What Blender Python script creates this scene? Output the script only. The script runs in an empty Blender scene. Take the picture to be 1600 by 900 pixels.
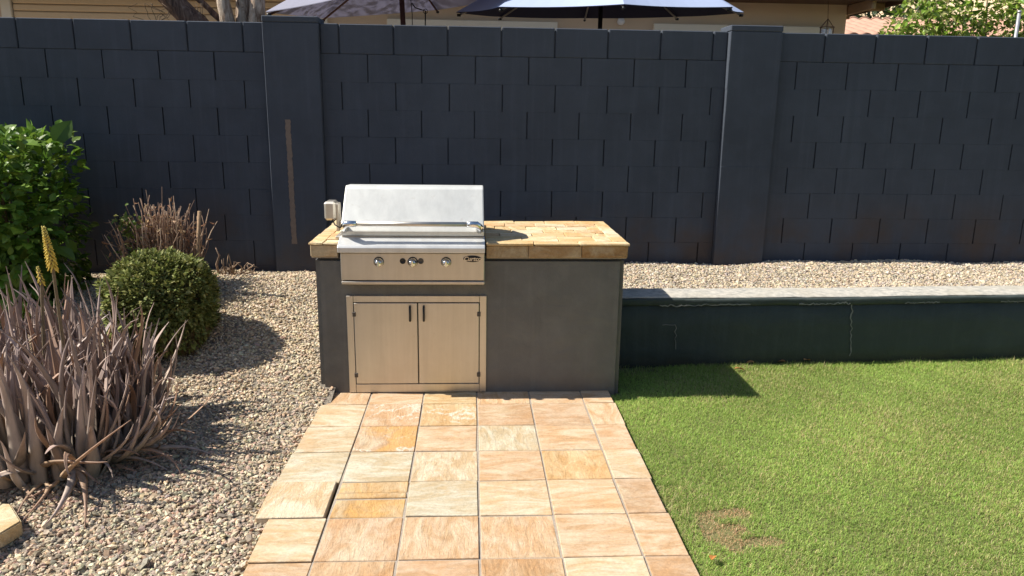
import bpy, bmesh, math, random
import numpy as np
from mathutils import Vector, Matrix

random.seed(7)
rng = np.random.default_rng(11)
scn = bpy.context.scene
COL = scn.collection
R = math.radians

# ------------------------------------------------------------------ materials
def mat(name):
    m = bpy.data.materials.new(name); m.use_nodes = True
    nt = m.node_tree
    for n in list(nt.nodes): nt.nodes.remove(n)
    out = nt.nodes.new('ShaderNodeOutputMaterial')
    return m, nt, out

class NB:
    """small node helper"""
    def __init__(s, nt): s.nt = nt
    def n(s, t, **kw):
        nd = s.nt.nodes.new(t)
        for k, v in kw.items(): setattr(nd, k, v)
        return nd
    def link(s, a, b): s.nt.links.new(a, b)
    def coord(s, scale=(1, 1, 1), kind='Object'):
        tc = s.n('ShaderNodeTexCoord'); mp = s.n('ShaderNodeMapping')
        mp.inputs['Scale'].default_value = scale
        s.link(tc.outputs[kind], mp.inputs['Vector']); return mp.outputs['Vector']
    def noise(s, vec, scale, detail=5, rough=.55, dist=0):
        t = s.n('ShaderNodeTexNoise'); t.inputs['Scale'].default_value = scale
        t.inputs['Detail'].default_value = detail; t.inputs['Roughness'].default_value = rough
        t.inputs['Distortion'].default_value = dist
        s.link(vec, t.inputs['Vector']); return t.outputs['Fac']
    def ramp(s, fac, stops):
        r = s.n('ShaderNodeValToRGB'); e = r.color_ramp.elements
        while len(e) < len(stops): e.new(.5)
        for el, (p, c) in zip(e, stops):
            el.position = p
            el.color = (c, c, c, 1) if not hasattr(c, '__len__') else (*c, 1)
        s.link(fac, r.inputs['Fac']); return r.outputs['Color']
    def mix(s, fac, a, b, mode='MIX'):
        m = s.n('ShaderNodeMix', data_type='RGBA', blend_type=mode)
        for sock, v in ((m.inputs[0], fac), (m.inputs[6], a), (m.inputs[7], b)):
            if hasattr(v, 'is_linked'): s.link(v, sock)
            elif hasattr(v, '__len__'): sock.default_value = (*v, 1)
            else: sock.default_value = v
        return m.outputs[2]
    def math(s, op, a, b=0.0):
        m = s.n('ShaderNodeMath', operation=op)
        for sock, v in ((m.inputs[0], a), (m.inputs[1], b)):
            if hasattr(v, 'is_linked'): s.link(v, sock)
            else: sock.default_value = v
        return m.outputs[0]
    def bump(s, h, strength, dist=.01):
        b = s.n('ShaderNodeBump'); b.inputs['Strength'].default_value = strength
        b.inputs['Distance'].default_value = dist; s.link(h, b.inputs['Height']); return b.outputs['Normal']
    def pbr(s, color, rough=.8, metal=0, normal=None, spec=.5):
        p = s.n('ShaderNodeBsdfPrincipled')
        for key, v in (('Base Color', color), ('Roughness', rough), ('Metallic', metal), ('Specular IOR Level', spec)):
            if hasattr(v, 'is_linked'): s.link(v, p.inputs[key])
            elif hasattr(v, '__len__'): p.inputs[key].default_value = (*v, 1)
            else: p.inputs[key].default_value = v
        if normal is not None: s.link(normal, p.inputs['Normal'])
        return p.outputs[0]
    def attr(s, name='col'):
        a = s.n('ShaderNodeAttribute'); a.attribute_name = name; return a.outputs['Color']

def simple(name, color, rough=.7, metal=0, var=.15, scale=20, bump=.0, bscale=80, spec=.4):
    m, nt, out = mat(name); b = NB(nt); v = b.coord()
    f = b.noise(v, scale)
    c = b.mix(f, tuple(x*(1-var) for x in color), tuple(min(1, x*(1+var)) for x in color))
    nrm = b.bump(b.noise(v, bscale, 4), bump) if bump else None
    b.link(b.pbr(c, rough, metal, nrm, spec), out.inputs[0]); return m

def leaf_mat(name, rough=.45, trans=.3, spec=.4, tint=(1, 1, .5)):
    m, nt, out = mat(name); b = NB(nt)
    c = b.attr(); p = b.pbr(c, rough, 0, None, spec)
    t = b.n('ShaderNodeBsdfTranslucent'); b.link(b.mix(.7, c, tint, 'MULTIPLY') if trans < .01 else c, t.inputs['Color'])
    mx = b.n('ShaderNodeMixShader'); mx.inputs[0].default_value = trans
    b.link(p, mx.inputs[1]); b.link(t.outputs[0], mx.inputs[2]); b.link(mx.outputs[0], out.inputs[0]); return m

def attr_mat(name, rough=.85, nscale=60, nvar=.35, bump=.3, bscale=150, spec=.3):
    m, nt, out = mat(name); b = NB(nt); v = b.coord()
    f = b.ramp(b.noise(v, nscale, 6), [(.25, 1-nvar), (.75, 1+nvar*.6)])
    c = b.mix(1, b.attr(), f, 'MULTIPLY')
    nrm = b.bump(b.noise(v, bscale, 4), bump, .003)
    b.link(b.pbr(c, rough, 0, nrm, spec), out.inputs[0]); return m

def paint_mat(name, c0, stain, zlo, zhi, rough=.85, bump=.6, streak=True, bscale=170, spec=.25, blot=.4, und=0):
    """painted masonry: mottled paint, faded patches and soil splashed along the foot"""
    m, nt, out = mat(name); b = NB(nt); v = b.coord()
    big = b.noise(v, 1.3, 4); mid = b.noise(v, 7, 6, .6)
    c = b.mix(b.ramp(big, [(.35, 0), (.68, 1)]), tuple(x*.9 for x in c0), tuple(x*1.12 for x in c0))
    c = b.mix(b.math('MULTIPLY', b.ramp(mid, [(.45, 0), (.75, 1)]), blot), c, tuple(x*1.35 for x in c0))
    if streak:
        vs = b.coord((9, 9, .5)); c = b.mix(b.math('MULTIPLY', b.ramp(b.noise(vs, 2.5, 5), [(.52, 0), (.75, 1)]), .28), c, tuple(x*1.5 + .006 for x in c0))
    vz = b.coord(); sx = b.n('ShaderNodeSeparateXYZ'); b.link(vz, sx.inputs[0])
    mr = b.n('ShaderNodeMapRange'); b.link(sx.outputs['Z'], mr.inputs['Value'])
    mr.inputs['From Min'].default_value = zlo; mr.inputs['From Max'].default_value = zhi
    mr.inputs['To Min'].default_value = 1; mr.inputs['To Max'].default_value = 0
    patch = b.ramp(b.noise(v, 2.2, 5, .65), [(.42, .05), (.66, 1)])
    c = b.mix(b.math('MULTIPLY', b.math('MULTIPLY', mr.outputs[0], patch), .62), c, stain)
    specks = b.ramp(b.noise(v, 160, 2), [(.74, 0), (.79, 1)])
    c = b.mix(b.math('MULTIPLY', specks, .35), c, (.22, .21, .2))
    h = b.math('ADD', b.noise(v, bscale, 5, .65), b.math('MULTIPLY', b.noise(v, 30, 4), .6))
    if und: h = b.math('ADD', h, b.math('MULTIPLY', b.noise(v, 5, 4, .55, .6), und))
    b.link(b.pbr(c, rough, 0, b.bump(h, bump, .004), spec), out.inputs[0]); return m

M = {}
M['wall'] = paint_mat('navy_block_paint', (.056, .066, .085), (.085, .055, .035), .40, .72)
M['stucco'] = paint_mat('grey_stucco_paint', (.142, .141, .132), (.20, .15, .10), -.02, .15, bump=.6, bscale=150, blot=.6, und=6)
M['curb'] = paint_mat('dark_green_masonry_paint', (.052, .066, .062), (.14, .115, .065), -.02, .12, bump=.6, bscale=130, blot=.55, und=6)
M['bare'] = simple('bare_masonry', (.19, .148, .12), .9, 0, .3, 30, .3)
M['chalk'] = simple('chalky_mortar', (.22, .225, .215), .9, 0, .3, 60, .3)
M['white_dots'] = simple('white_paint_fleck', (.6, .6, .6))
M['black'] = simple('black_plastic', (.012, .012, .013), .4)
M['gap_shade'] = simple('painted_gap_shade', (.01, .01, .01), .9)  # near-black colour paints the shade inside narrow gaps
M['rubber'] = simple('grey_button', (.08, .07, .06), .5)
M['chrome'] = simple('polished_chrome', (.75, .75, .74), .12, 1, .02)
M['letter'] = simple('silver_lettering', (.62, .58, .52), .3, .8, .02)
M['wood_dark'] = simple('red_brown_wood', (.075, .028, .018), .55, 0, .4, 25, .2)
M['pole_black'] = simple('dark_bronze_pole', (.03, .028, .03), .4, .3)
M['rib_metal'] = simple('umbrella_rib_metal', (.30, .29, .28), .4, .5)
M['cord'] = simple('dark_cord', (.02, .02, .02), .8)
M['stuccohouse'] = simple('tan_house_stucco', (.62, .47, .33), .9, 0, .06, 3, .3, 200)
M['shutter'] = simple('tan_painted_shutter', (.66, .50, .32), .6, 0, .05, 4)
M['trim'] = simple('pale_window_trim', (.78, .72, .60), .8, 0, .05, 8, .2)
M['eavewood'] = simple('brown_eave_wood', (.10, .055, .035), .8, 0, .3, 10, .2)
M['rafter'] = simple('tan_rafter_wood', (.34, .22, .13), .8, 0, .2, 10, .2)
M['rooftile'] = simple('pink_clay_tile', (.46, .27, .19), .85, 0, .25, 6, .3)
M['cream'] = simple('cream_stucco', (.72, .56, .38), .9, 0, .05, 3, .2)
M['galv'] = simple('galvanised_pole', (.42, .42, .44), .45, .6)
M['glass_white'] = simple('frosted_lantern_glass', (.7, .7, .72), .25)
M['bronze'] = simple('bronze_wire', (.16, .09, .06), .5, .4)
M['stick'] = attr_mat('dry_twig_bark', .9, 60, .3, .3)
M['gravel'] = attr_mat('crushed_stone', .9, 90, .28, .35, 260)
M['leaf'] = leaf_mat('green_leaf', .42, .32)
M['smallleaf'] = leaf_mat('small_matt_leaf', .6, .22, .25)
M['dryleaf'] = leaf_mat('dry_leaf', .8, .2, .15)
M['grass'] = leaf_mat('turf_blade', .6, .46, .25)

def steel_mat(name, tint=(.62, .60, .57), rough=(.30, .46), sc=(260, 260, 2), metal=1):
    m, nt, out = mat(name); b = NB(nt)
    v = b.coord(sc); s1 = b.noise(v, 1, 3, .6)
    v2 = b.coord(); sm = b.noise(v2, 5, 6, .6, .4); sm2 = b.noise(v2, 26, 4, .6)
    drip = b.noise(b.coord((14, 14, .8)), 1.6, 6, .65)
    c = b.mix(b.ramp(b.math('ADD', b.math('MULTIPLY', sm, .5), b.math('MULTIPLY', drip, .5)), [(.38, 0), (.62, 1)]), tuple(x*.90 for x in tint), tuple(min(1, x*1.05) for x in tint))
    c = b.mix(b.math('MULTIPLY', b.ramp(sm2, [(.62, 0), (.8, 1)]), .25), c, (.40, .33, .25))
    r = b.ramp(b.math('ADD', b.math('MULTIPLY', sm, .6), b.math('MULTIPLY', s1, .4)), [(.3, rough[0]), (.7, rough[1])])
    b.link(b.pbr(c, r, metal, b.bump(s1, .10, .0008)), out.inputs[0]); return m
M['steel'] = steel_mat('brushed_steel', (.60, .56, .50), (.42, .55))
M['steel_h'] = steel_mat('brushed_steel_crosswise', (.60, .56, .50), (.40, .52), sc=(2, 260, 260))
M['steel_lid'] = steel_mat('weathered_lid_steel', (.70, .70, .66), (.48, .62), metal=.55)
M['steel_ledge'] = steel_mat('bright_ledge_steel', (.68, .68, .66), (.40, .55), metal=.6)

def sandstone(name='sandstone', bump=.55):
    """riven sandstone: layered streaks, rusty blush, pale bloom, crazed veins on a few slabs"""
    m, nt, out = mat(name); b = NB(nt); v = b.coord()
    base = b.attr('col'); rnd = b.attr('rnd')
    sep = b.n('ShaderNodeSeparateColor'); b.link(rnd, sep.inputs[0])
    ofs = b.n('ShaderNodeVectorMath', operation='MULTIPLY_ADD'); b.link(rnd, ofs.inputs[0])
    ofs.inputs[1].default_value = (40, 40, 40); b.link(v, ofs.inputs[2])
    def scaled(sc):
        st = b.n('ShaderNodeVectorMath', operation='MULTIPLY'); b.link(ofs.outputs[0], st.inputs[0]); st.inputs[1].default_value = sc; return st.outputs[0]
    sel = b.math('GREATER_THAN', sep.outputs[2], .66)
    def either(a_, c_): return b.mix(sel, scaled(a_), scaled(c_))
    sA = either((.55, 1.7, 1), (1.5, .55, 1)); sB = either((.35, 1.9, 1.2), (1.7, .4, 1.2))
    n1 = b.noise(sA, 7, 9, .66, 1.2)
    n2 = b.noise(ofs.outputs[0], 5, 6, .6, .6)
    n3 = b.noise(ofs.outputs[0], 70, 6, .75)
    n4 = b.noise(sB, 30, 8, .72, .8)
    dark = b.mix(1, base, (.88, .77, .64), 'MULTIPLY'); light = b.mix(1, base, (1.12, 1.16, 1.22), 'MULTIPLY')
    c = b.mix(b.ramp(n1, [(.40, 0), (.50, .5), (.60, 1)]), dark, light)
    c = b.mix(b.math('MULTIPLY', b.ramp(n2, [(.50, 0), (.66, 1)]), .55), c, b.mix(1, base, (1.0, .80, .60), 'MULTIPLY'))
    c = b.mix(b.math('MULTIPLY', b.ramp(n2, [(.33, 1), (.45, 0)]), .55), c, (.56, .47, .32))
    og = b.math('MULTIPLY', b.ramp(sep.outputs[0], [(.82, 0), (.88, 1)]), b.ramp(n2, [(.46, 0), (.60, 1)]))
    c = b.mix(b.math('MULTIPLY', og, .6), c, (.58, .32, .09))
    vein = b.ramp(b.math('ABSOLUTE', b.math('SUBTRACT', b.noise(ofs.outputs[0], 4.2, 5, .6, .5), .5)), [(.004, 1), (.03, 0)])
    vm = b.math('MULTIPLY', vein, b.ramp(sep.outputs[1], [(.86, 0), (.88, 1)]))
    vm = b.math('MULTIPLY', vm, b.ramp(b.noise(ofs.outputs[0], 3, 2), [(.45, 0), (.55, 1)]))
    c = b.mix(b.math('MULTIPLY', vm, b.ramp(n3, [(.35, .2), (.6, 1)])), c, (.64, .58, .48))
    c = b.mix(1, c, b.ramp(n4, [(.28, .76), (.42, .98), (.62, 1.05)]), 'MULTIPLY')
    c = b.mix(1, c, b.ramp(n3, [(.25, .78), (.6, 1.08)]), 'MULTIPLY')
    h = b.math('ADD', b.math('MULTIPLY', n1, .8), b.math('ADD', b.math('MULTIPLY', n4, .8), b.math('MULTIPLY', n3, .2)))
    b.link(b.pbr(c, .75, 0, b.bump(h, bump, .016), .3), out.inputs[0]); return m
M['stone'] = sandstone()
M['mortar'] = simple('path_mortar', (.33, .28, .225), .95, 0, .35, 60, .4)
M['soil'] = simple('lawn_soil', (.15, .15, .055), .95, 0, .4, 14, .5)
M['thatch'] = simple('straw_thatch', (.30, .21, .11), .95, 0, .35, 60, .5)

def gravel_ground():
    m, nt, out = mat('gravel_bed'); b = NB(nt); v = b.coord()
    n = b.noise(v, 70, 5, .7)
    c = b.ramp(n, [(.3, (.10, .085, .07)), (.5, (.26, .22, .17)), (.7, (.40, .34, .26))])
    b.link(b.pbr(c, .95, 0, b.bump(n, .8, .02)), out.inputs[0]); return m
M['bed'] = gravel_ground()
def dirt_ground():
    m, nt, out = mat('bare_ground'); b = NB(nt); v = b.coord()
    n = b.noise(v, 3, 8, .65); c = b.ramp(n, [(.3, (.20, .15, .10)), (.7, (.34, .27, .19))])
    b.link(b.pbr(c, .95, 0, b.bump(b.noise(v, 40, 5), .5, .02)), out.inputs[0]); return m
M['dirt'] = dirt_ground()

def cloth(name, top, trans):
    m, nt, out = mat(name); b = NB(nt); v = b.coord()
    w = b.noise(v, 300, 2); c = b.mix(b.noise(v, 3, 4), tuple(x*.9 for x in top), tuple(x*1.08 for x in top))
    p = b.pbr(c, .75, 0, b.bump(w, .1, .001), .3)
    t = b.n('ShaderNodeBsdfTranslucent'); b.link(c, t.inputs[0])
    mx = b.n('ShaderNodeMixShader'); mx.inputs[0].default_value = trans
    b.link(p, mx.inputs[1]); b.link(t.outputs[0], mx.inputs[2]); b.link(mx.outputs[0], out.inputs[0]); return m
M['canvas_grey'] = cloth('lavender_grey_canvas', (.40, .40, .49), .45)
M['canvas_blue'] = cloth('sunlit_blue_canvas', (.36, .42, .58), 0)  # sun sheen on the navy canopy's upper faces, painted as paler blue
M['canvas_navy'] = cloth('shaded_navy_canvas', (.012, .014, .045), 0)  # same canopy's underside, its shade painted as near-black navy

def aloe_mat():
    m, nt, out = mat('aloe_skin'); b = NB(nt); v = b.coord()
    n = b.noise(b.coord((1, 1, .25)), 28, 5, .6)
    c = b.mix(1, b.attr(), b.ramp(n, [(.3, .72), (.7, 1.22)]), 'MULTIPLY')
    b.link(b.pbr(c, .55, 0, b.bump(b.noise(v, 120, 3), .12, .002), .35), out.inputs[0]); return m
M['aloe'] = aloe_mat()
def bark(name, stops):
    m, nt, out = mat(name); b = NB(nt)
    n = b.noise(b.coord((1, 1, .22)), 26, 7, .7, 1.0)
    c = b.ramp(n, stops)
    b.link(b.pbr(c, .9, 0, b.bump(n, 1.0, .03)), out.inputs[0]); return m
M['bark'] = bark('peeling_bark', [(.33, (.07, .04, .03)), (.45, (.34, .24, .17)), (.55, (.54, .43, .33)), (.7, (.72, .60, .47))])
M['bark_dark'] = bark('dark_bark', [(.35, (.03, .02, .018)), (.5, (.12, .07, .05)), (.7, (.28, .20, .15))])

# ------------------------------------------------------------------ objects
ORG = {}
def tag(o, label=None, cat=None, group=None, kind=None):
    if label: o['label'] = label
    if cat: o['category'] = cat
    if group: o['group'] = group
    if kind: o['kind'] = kind
    return o
def empty(name, loc, label, cat, group=None):
    o = bpy.data.objects.new(name, None); COL.objects.link(o); o.location = loc
    o.empty_display_size = .1
    ORG[o.name] = Vector(loc); return tag(o, label, cat, group)
def link(name, me, m, parent=None, loc=None, smooth=False):
    """vertices come in world metres; the object keeps its thing's origin"""
    o = bpy.data.objects.new(name, me); COL.objects.link(o)
    if m is not None:
        for mm in (m if isinstance(m, (list, tuple)) else [m]): me.materials.append(mm)
    if parent is not None:
        o.parent = parent; org = ORG[parent.name]; ORG[o.name] = org
        me.transform(Matrix.Translation(-org))
    else:
        org = Vector(loc) if loc else Vector((0, 0, 0)); ORG[o.name] = org
        me.transform(Matrix.Translation(-org)); o.location = org
    me.polygons.foreach_set('use_smooth', np.full(len(me.polygons), bool(smooth)))
    return o

def np_mesh(name, V, faces, cols=None, extra=None):
    """V (n,3); faces: list of int arrays (m,k)"""
    me = bpy.data.meshes.new(name)
    V = np.asarray(V, np.float32); me.vertices.add(len(V)); me.vertices.foreach_set('co', V.ravel())
    loops = np.concatenate([np.asarray(f, np.int32).ravel() for f in faces])
    counts = np.concatenate([np.full(len(f), np.asarray(f).shape[1], np.int32) for f in faces])
    starts = np.concatenate([[0], np.cumsum(counts)[:-1]]).astype(np.int32)
    me.loops.add(len(loops)); me.loops.foreach_set('vertex_index', loops)
    me.polygons.add(len(counts)); me.polygons.foreach_set('loop_start', starts)
    me.update(calc_edges=True)
    for key, arr in (('col', cols), ('rnd', extra)):
        if arr is not None:
            a = me.attributes.new(key, 'FLOAT_COLOR', 'POINT')
            c = np.ones((len(V), 4), np.float32); c[:, :3] = arr; a.data.foreach_set('color', c.ravel())
    return me

# chamfered box, 24 verts
_SG = np.array([[x, y, z] for z in (-1, 1) for y in (-1, 1) for x in (-1, 1)], float)
def _cb():
    V = []; idx = {}
    for i, s in enumerate(_SG):
        for ax in range(3): idx[(i, ax)] = len(V); V.append((i, ax))
    faces = []
    find = lambda s: int(np.where((_SG == s).all(1))[0][0])
    for ax in range(3):
        for sg in (-1, 1):
            o = [(ax+1) % 3, (ax+2) % 3]; q = []
            for a, b_ in ((-1, -1), (1, -1), (1, 1), (-1, 1)):
                s = np.zeros(3); s[ax] = sg; s[o[0]] = a; s[o[1]] = b_; q.append(idx[(find(s), ax)])
            faces.append(q if sg > 0 else q[::-1])
    for ax in range(3):
        o = [(ax+1) % 3, (ax+2) % 3]
        for a in (-1, 1):
            for b_ in (-1, 1):
                s0 = np.zeros(3); s0[ax] = -1; s0[o[0]] = a; s0[o[1]] = b_; s1 = s0.copy(); s1[ax] = 1
                q = [idx[(find(s0), o[0])], idx[(find(s1), o[0])], idx[(find(s1), o[1])], idx[(find(s0), o[1])]]
                faces.append(q if a*b_ < 0 else q[::-1])
    tris = []
    for i, s in enumerate(_SG):
        t = [idx[(i, 0)], idx[(i, 1)], idx[(i, 2)]]; tris.append(t if s.prod() > 0 else t[::-1])
    return V, faces, tris
_CV, _CF, _CT = _cb()
class Boxes:
    def __init__(s): s.V = []; s.Q = []; s.T = []; s.C = []; s.X = []; s.n = 0
    def add(s, x0, x1, y0, y1, z0, z1, c=.002, col=(1, 1, 1), rnd=(0, 0, 0), jit=0, rot=None):
        lo = np.array([x0, y0, z0]); hi = np.array([x1, y1, z1]); ctr = (lo+hi)/2; h = (hi-lo)/2
        c = min(c, h.min()*.9)
        corner = h[None]*_SG + (rng.normal(0, jit, (8, 3)) if jit else 0)
        P = np.array([corner[i] - _SG[i]*c*(np.arange(3) != ax) for i, ax in _CV])
        if rot is not None: P = P @ np.array(rot).T
        P += ctr
        s.V.append(P); s.Q += [[a+s.n for a in f] for f in _CF]; s.T += [[a+s.n for a in f] for f in _CT]
        s.C += [col]*24; s.X += [rnd]*24; s.n += 24; return s
    def build(s, name, m, parent=None, loc=None):
        me = np_mesh(name, np.concatenate(s.V), [np.array(s.Q), np.array(s.T)], np.array(s.C), np.array(s.X))
        return link(name, me, m, parent, loc)
def box(name, m, parent, *a, c=.002, **k): return Boxes().add(*a, c=c, **k).build(name, m, parent)

class Tubes:
    """tapered tubes along polylines, one mesh"""
    def __init__(s): s.V = []; s.Q = []; s.G = []; s.C = []; s.n = 0
    def add(s, pts, rad, seg=8, col=(1, 1, 1), jit=0, caps=True, flat=1.0, col2=None):
        P = np.asarray(pts, float); k = len(P); rad = np.broadcast_to(np.asarray(rad, float), (k,))
        T = np.gradient(P, axis=0); T /= np.linalg.norm(T, axis=1)[:, None] + 1e-9
        up = np.array([0, 0, 1.]) if abs(T[0, 2]) < .9 else np.array([1., 0, 0])
        A = np.arange(seg)*2*np.pi/seg; rings = []
        a = np.cross(T[0], up); a /= np.linalg.norm(a)
        for i in range(k):
            a = a - T[i]*np.dot(a, T[i]); a /= np.linalg.norm(a)+1e-9; b_ = np.cross(T[i], a)
            rr = rad[i]*(1 + (rng.normal(0, jit, seg) if jit else 0))
            rings.append(P[i] + (np.cos(A)*rr)[:, None]*a + (np.sin(A)*rr*flat)[:, None]*b_)
        s.V.append(np.concatenate(rings))
        for i in range(k-1):
            for j in range(seg):
                j2 = (j+1) % seg; o = s.n
                s.Q.append([o+i*seg+j, o+i*seg+j2, o+(i+1)*seg+j2, o+(i+1)*seg+j])
        if caps:
            s.G.append([s.n+j for j in range(seg)][::-1]); s.G.append([s.n+(k-1)*seg+j for j in range(seg)])
            s._seg = seg
        c1 = np.array(col); c2 = np.array(col if col2 is None else col2)
        for i in range(k): s.C += [tuple(c1+(c2-c1)*i/max(1, k-1))]*seg
        s.n += k*seg; return s
    def build(s, name, m, parent=None, loc=None, smooth=True):
        faces = [np.array(s.Q)]
        by = {}
        for g in s.G: by.setdefault(len(g), []).append(g)
        faces += [np.array(v) for v in by.values()]
        return link(name, np_mesh(name, np.concatenate(s.V), faces, np.array(s.C)), m, parent, loc, smooth)

def prism(name, m, parent, prof, x0, x1, bev=.003, seg=2, inset=None, smooth=False):
    """profile of (y,z) swept along x"""
    bm = bmesh.new(); a = []; b_ = []
    for y, z in prof: a.append(bm.verts.new((x0, y, z))); b_.append(bm.verts.new((x1, y, z)))
    n = len(prof); bm.faces.new(a); bm.faces.new(b_[::-1])
    for i in range(n): bm.faces.new((a[i], b_[i], b_[(i+1) % n], a[(i+1) % n])[::-1])
    bmesh.ops.recalc_face_normals(bm, faces=bm.faces)
    if bev: bmesh.ops.bevel(bm, geom=list(bm.edges), offset=bev, segments=seg, affect='EDGES', profile=.6)
    me = bpy.data.meshes.new(name); bm.to_mesh(me); bm.free()
    return link(name, me, m, parent)

def lathe(name, m, parent, ctr, axis, prof, seg=20, sx=1.0):
    """profile of (distance along axis, radius)"""
    ax = Vector(axis).normalized(); u = ax.orthogonal().normalized(); w = ax.cross(u)
    if abs(ax.y) > .9: u = Vector((1, 0, 0)); w = Vector((0, 0, 1))
    V = []; F = []
    for d, r in prof:
        for j in range(seg):
            t = 2*math.pi*j/seg; V.append(Vector(ctr)+ax*d+u*(math.cos(t)*r*sx)+w*(math.sin(t)*r))
    k = len(prof)
    for i in range(k-1):
        for j in range(seg):
            j2 = (j+1) % seg; F.append([i*seg+j, i*seg+j2, (i+1)*seg+j2, (i+1)*seg+j])
    bm = bmesh.new(); vs = [bm.verts.new(v) for v in V]
    for f in F: bm.faces.new([vs[i] for i in f])
    bm.faces.new([vs[j] for j in range(seg)]); bm.faces.new([vs[(k-1)*seg+j] for j in range(seg)])
    bmesh.ops.recalc_face_normals(bm, faces=bm.faces)
    me = bpy.data.meshes.new(name); bm.to_mesh(me); bm.free()
    return link(name, me, m, parent, smooth=True)

def leaves(P, D, N, L, W, cols, fold=.25, curl=.2, shape=(.75, 1.0, .55)):
    """leaf blades: root P, direction D, face normal N, length L, half width W"""
    D = D/np.linalg.norm(D, axis=1)[:, None]; S = np.cross(D, N); S /= np.linalg.norm(S, axis=1)[:, None]+1e-9
    N = np.cross(S, D); L = L[:, None]; W = W[:, None]
    out = [P]
    for t, w in ((.22, shape[0]), (.5, shape[1]), (.78, shape[2])):
        c = P + D*L*t - N*L*curl*t*t
        out += [c - S*W*w + N*W*w*fold, c, c + S*W*w + N*W*w*fold]
    out.append(P + D*L*(1-.1*curl) - N*L*curl)
    V = np.stack(out, 1); n = len(P); V = V.reshape(-1, 3); o = np.arange(n)[:, None]*11
    q = np.array([[1, 4, 5, 2], [2, 5, 6, 3], [4, 7, 8, 5], [5, 8, 9, 6]])
    t = np.array([[0, 1, 2], [0, 2, 3], [7, 10, 8], [8, 10, 9]])
    Q = (o[:, :, None]*0 + (o[:, None, :] + q[None])).reshape(-1, 4); T = (o[:, None, :] + t[None]).reshape(-1, 3)
    return V, [Q, T], np.repeat(cols, 11, 0)
def unit(v): return v/(np.linalg.norm(v, axis=1)[:, None]+1e-9)
def pick(pal, n, sd=.12):
    pal = np.array(pal); c = pal[rng.integers(0, len(pal), n)]
    return np.clip(c*(1+rng.normal(0, sd, (n, 1)))*(1+rng.normal(0, sd*.3, (n, 3))), .004, .9)
def smooth(a, b, x): t = np.clip((x-a)/(b-a), 0, 1); return t*t*(3-2*t)

# ------------------------------------------------------------------ ground
def sheet(name, x0, x1, y0, y1, z, m, nx=1, ny=1, f=None):
    xs = np.linspace(x0, x1, nx+1); ys = np.linspace(y0, y1, ny+1); X, Y = np.meshgrid(xs, ys)
    Z = np.full_like(X, z) if f is None else f(X, Y)
    V = np.stack([X, Y, Z], -1).reshape(-1, 3); i = np.arange(ny)[:, None]*(nx+1)+np.arange(nx)[None]
    Q = np.stack([i, i+1, i+nx+2, i+nx+1], -1).reshape(-1, 4)
    o = link(name, np_mesh(name, V, [Q]), m, smooth=True); o['kind'] = 'structure'; return o
sheet('ground', -150, 150, -150, 150, -.14, M['dirt'])
sheet('neighbouring_yard', -20, 20, 6.13, 30, .34, M['dirt'])

def hum(x, y):
    return .012*np.sin(3.1*x+1.3*y)+.010*np.sin(5.3*y-2.1*x+1)+.006*np.sin(11*x+7*y)
def zleft(x, y):
    s = .41*smooth(3.75, 5.75, y)
    return -.030 + s*(1-.10*smooth(-2.2, -3.6, x)) + hum(x, y)*smooth(-.75, -1.15, x)
sheet('gravel_bed_ground', -9, -.80, -8, 5.96, 0, M['bed'], 80, 130, zleft)
def zplant(x, y):
    return .415 + .03*smooth(5.2, 5.85, y) + .012*np.sin(2.3*x+.6) + .008*np.sin(6*x+3*y) + .010*(x-1)*.6*smooth(5.2, 5.9, y)
sheet('planter_ground', .86, 9, 4.98, 5.96, 0, M['bed'], 80, 10, zplant)
sheet('lawn_ground', .838, 9, -8, 4.98, -.028, M['soil'])

# crushed stones
_t = (1+5**.5)/2
ICO = np.array([[-1, _t, 0], [1, _t, 0], [-1, -_t, 0], [1, -_t, 0], [0, -1, _t], [0, 1, _t], [0, -1, -_t], [0, 1, -_t], [_t, 0, -1], [_t, 0, 1], [-_t, 0, -1], [-_t, 0, 1]])/1.9
ICF = np.array([[0, 11, 5], [0, 5, 1], [0, 1, 7], [0, 7, 10], [0, 10, 11], [1, 5, 9], [5, 11, 4], [11, 10, 2], [10, 7, 6], [7, 1, 8], [3, 9, 4], [3, 4, 2], [3, 2, 6], [3, 6, 8], [3, 8, 9], [4, 9, 5], [2, 4, 11], [6, 2, 10], [8, 6, 7], [9, 8, 1]])
def stones(name, X, Y, zf, size, cols, label, cat):
    n = len(X)
    s = size*np.exp(rng.normal(0, .24, n))
    sc = np.stack([s*rng.uniform(.8, 1.35, n), s*rng.uniform(.6, .95, n), s*rng.uniform(.4, .75, n)], 1)*.5
    V = ICO[None]*(1+rng.normal(0, .24, (n, 12, 1)))*sc[:, None, :]
    ax = rng.uniform(0, 2*np.pi, n); tl = rng.normal(0, .45, n); t2 = rng.normal(0, .35, n)
    def rot(V, a, i, j):
        c, s_ = np.cos(a)[:, None], np.sin(a)[:, None]; A = V[:, :, i]*c - V[:, :, j]*s_; B = V[:, :, i]*s_ + V[:, :, j]*c
        V[:, :, i] = A; V[:, :, j] = B
    rot(V, tl, 1, 2); rot(V, t2, 0, 2); rot(V, ax, 0, 1)
    V += np.stack([X, Y, zf(X, Y) + sc[:, 2]*rng.uniform(.1, 1.1, n)], 1)[:, None, :]
    F = (ICF[None]+np.arange(n)[:, None, None]*12).reshape(-1, 3)
    o = link(name, np_mesh(name, V.reshape(-1, 3), [F], np.repeat(cols, 12, 0)), M['gravel'])
    return tag(o, label, cat, None, 'stuff')
N = 125000
Y = 1.7 + 4.22*rng.random(N)**1.0; X = -.80 - 3.9*rng.random(N)
k = (X > -.80*Y-.75) & ~((X > -.90) & (Y > 4.24) & (Y < 5.08)); X, Y = X[k], Y[k]
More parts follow.
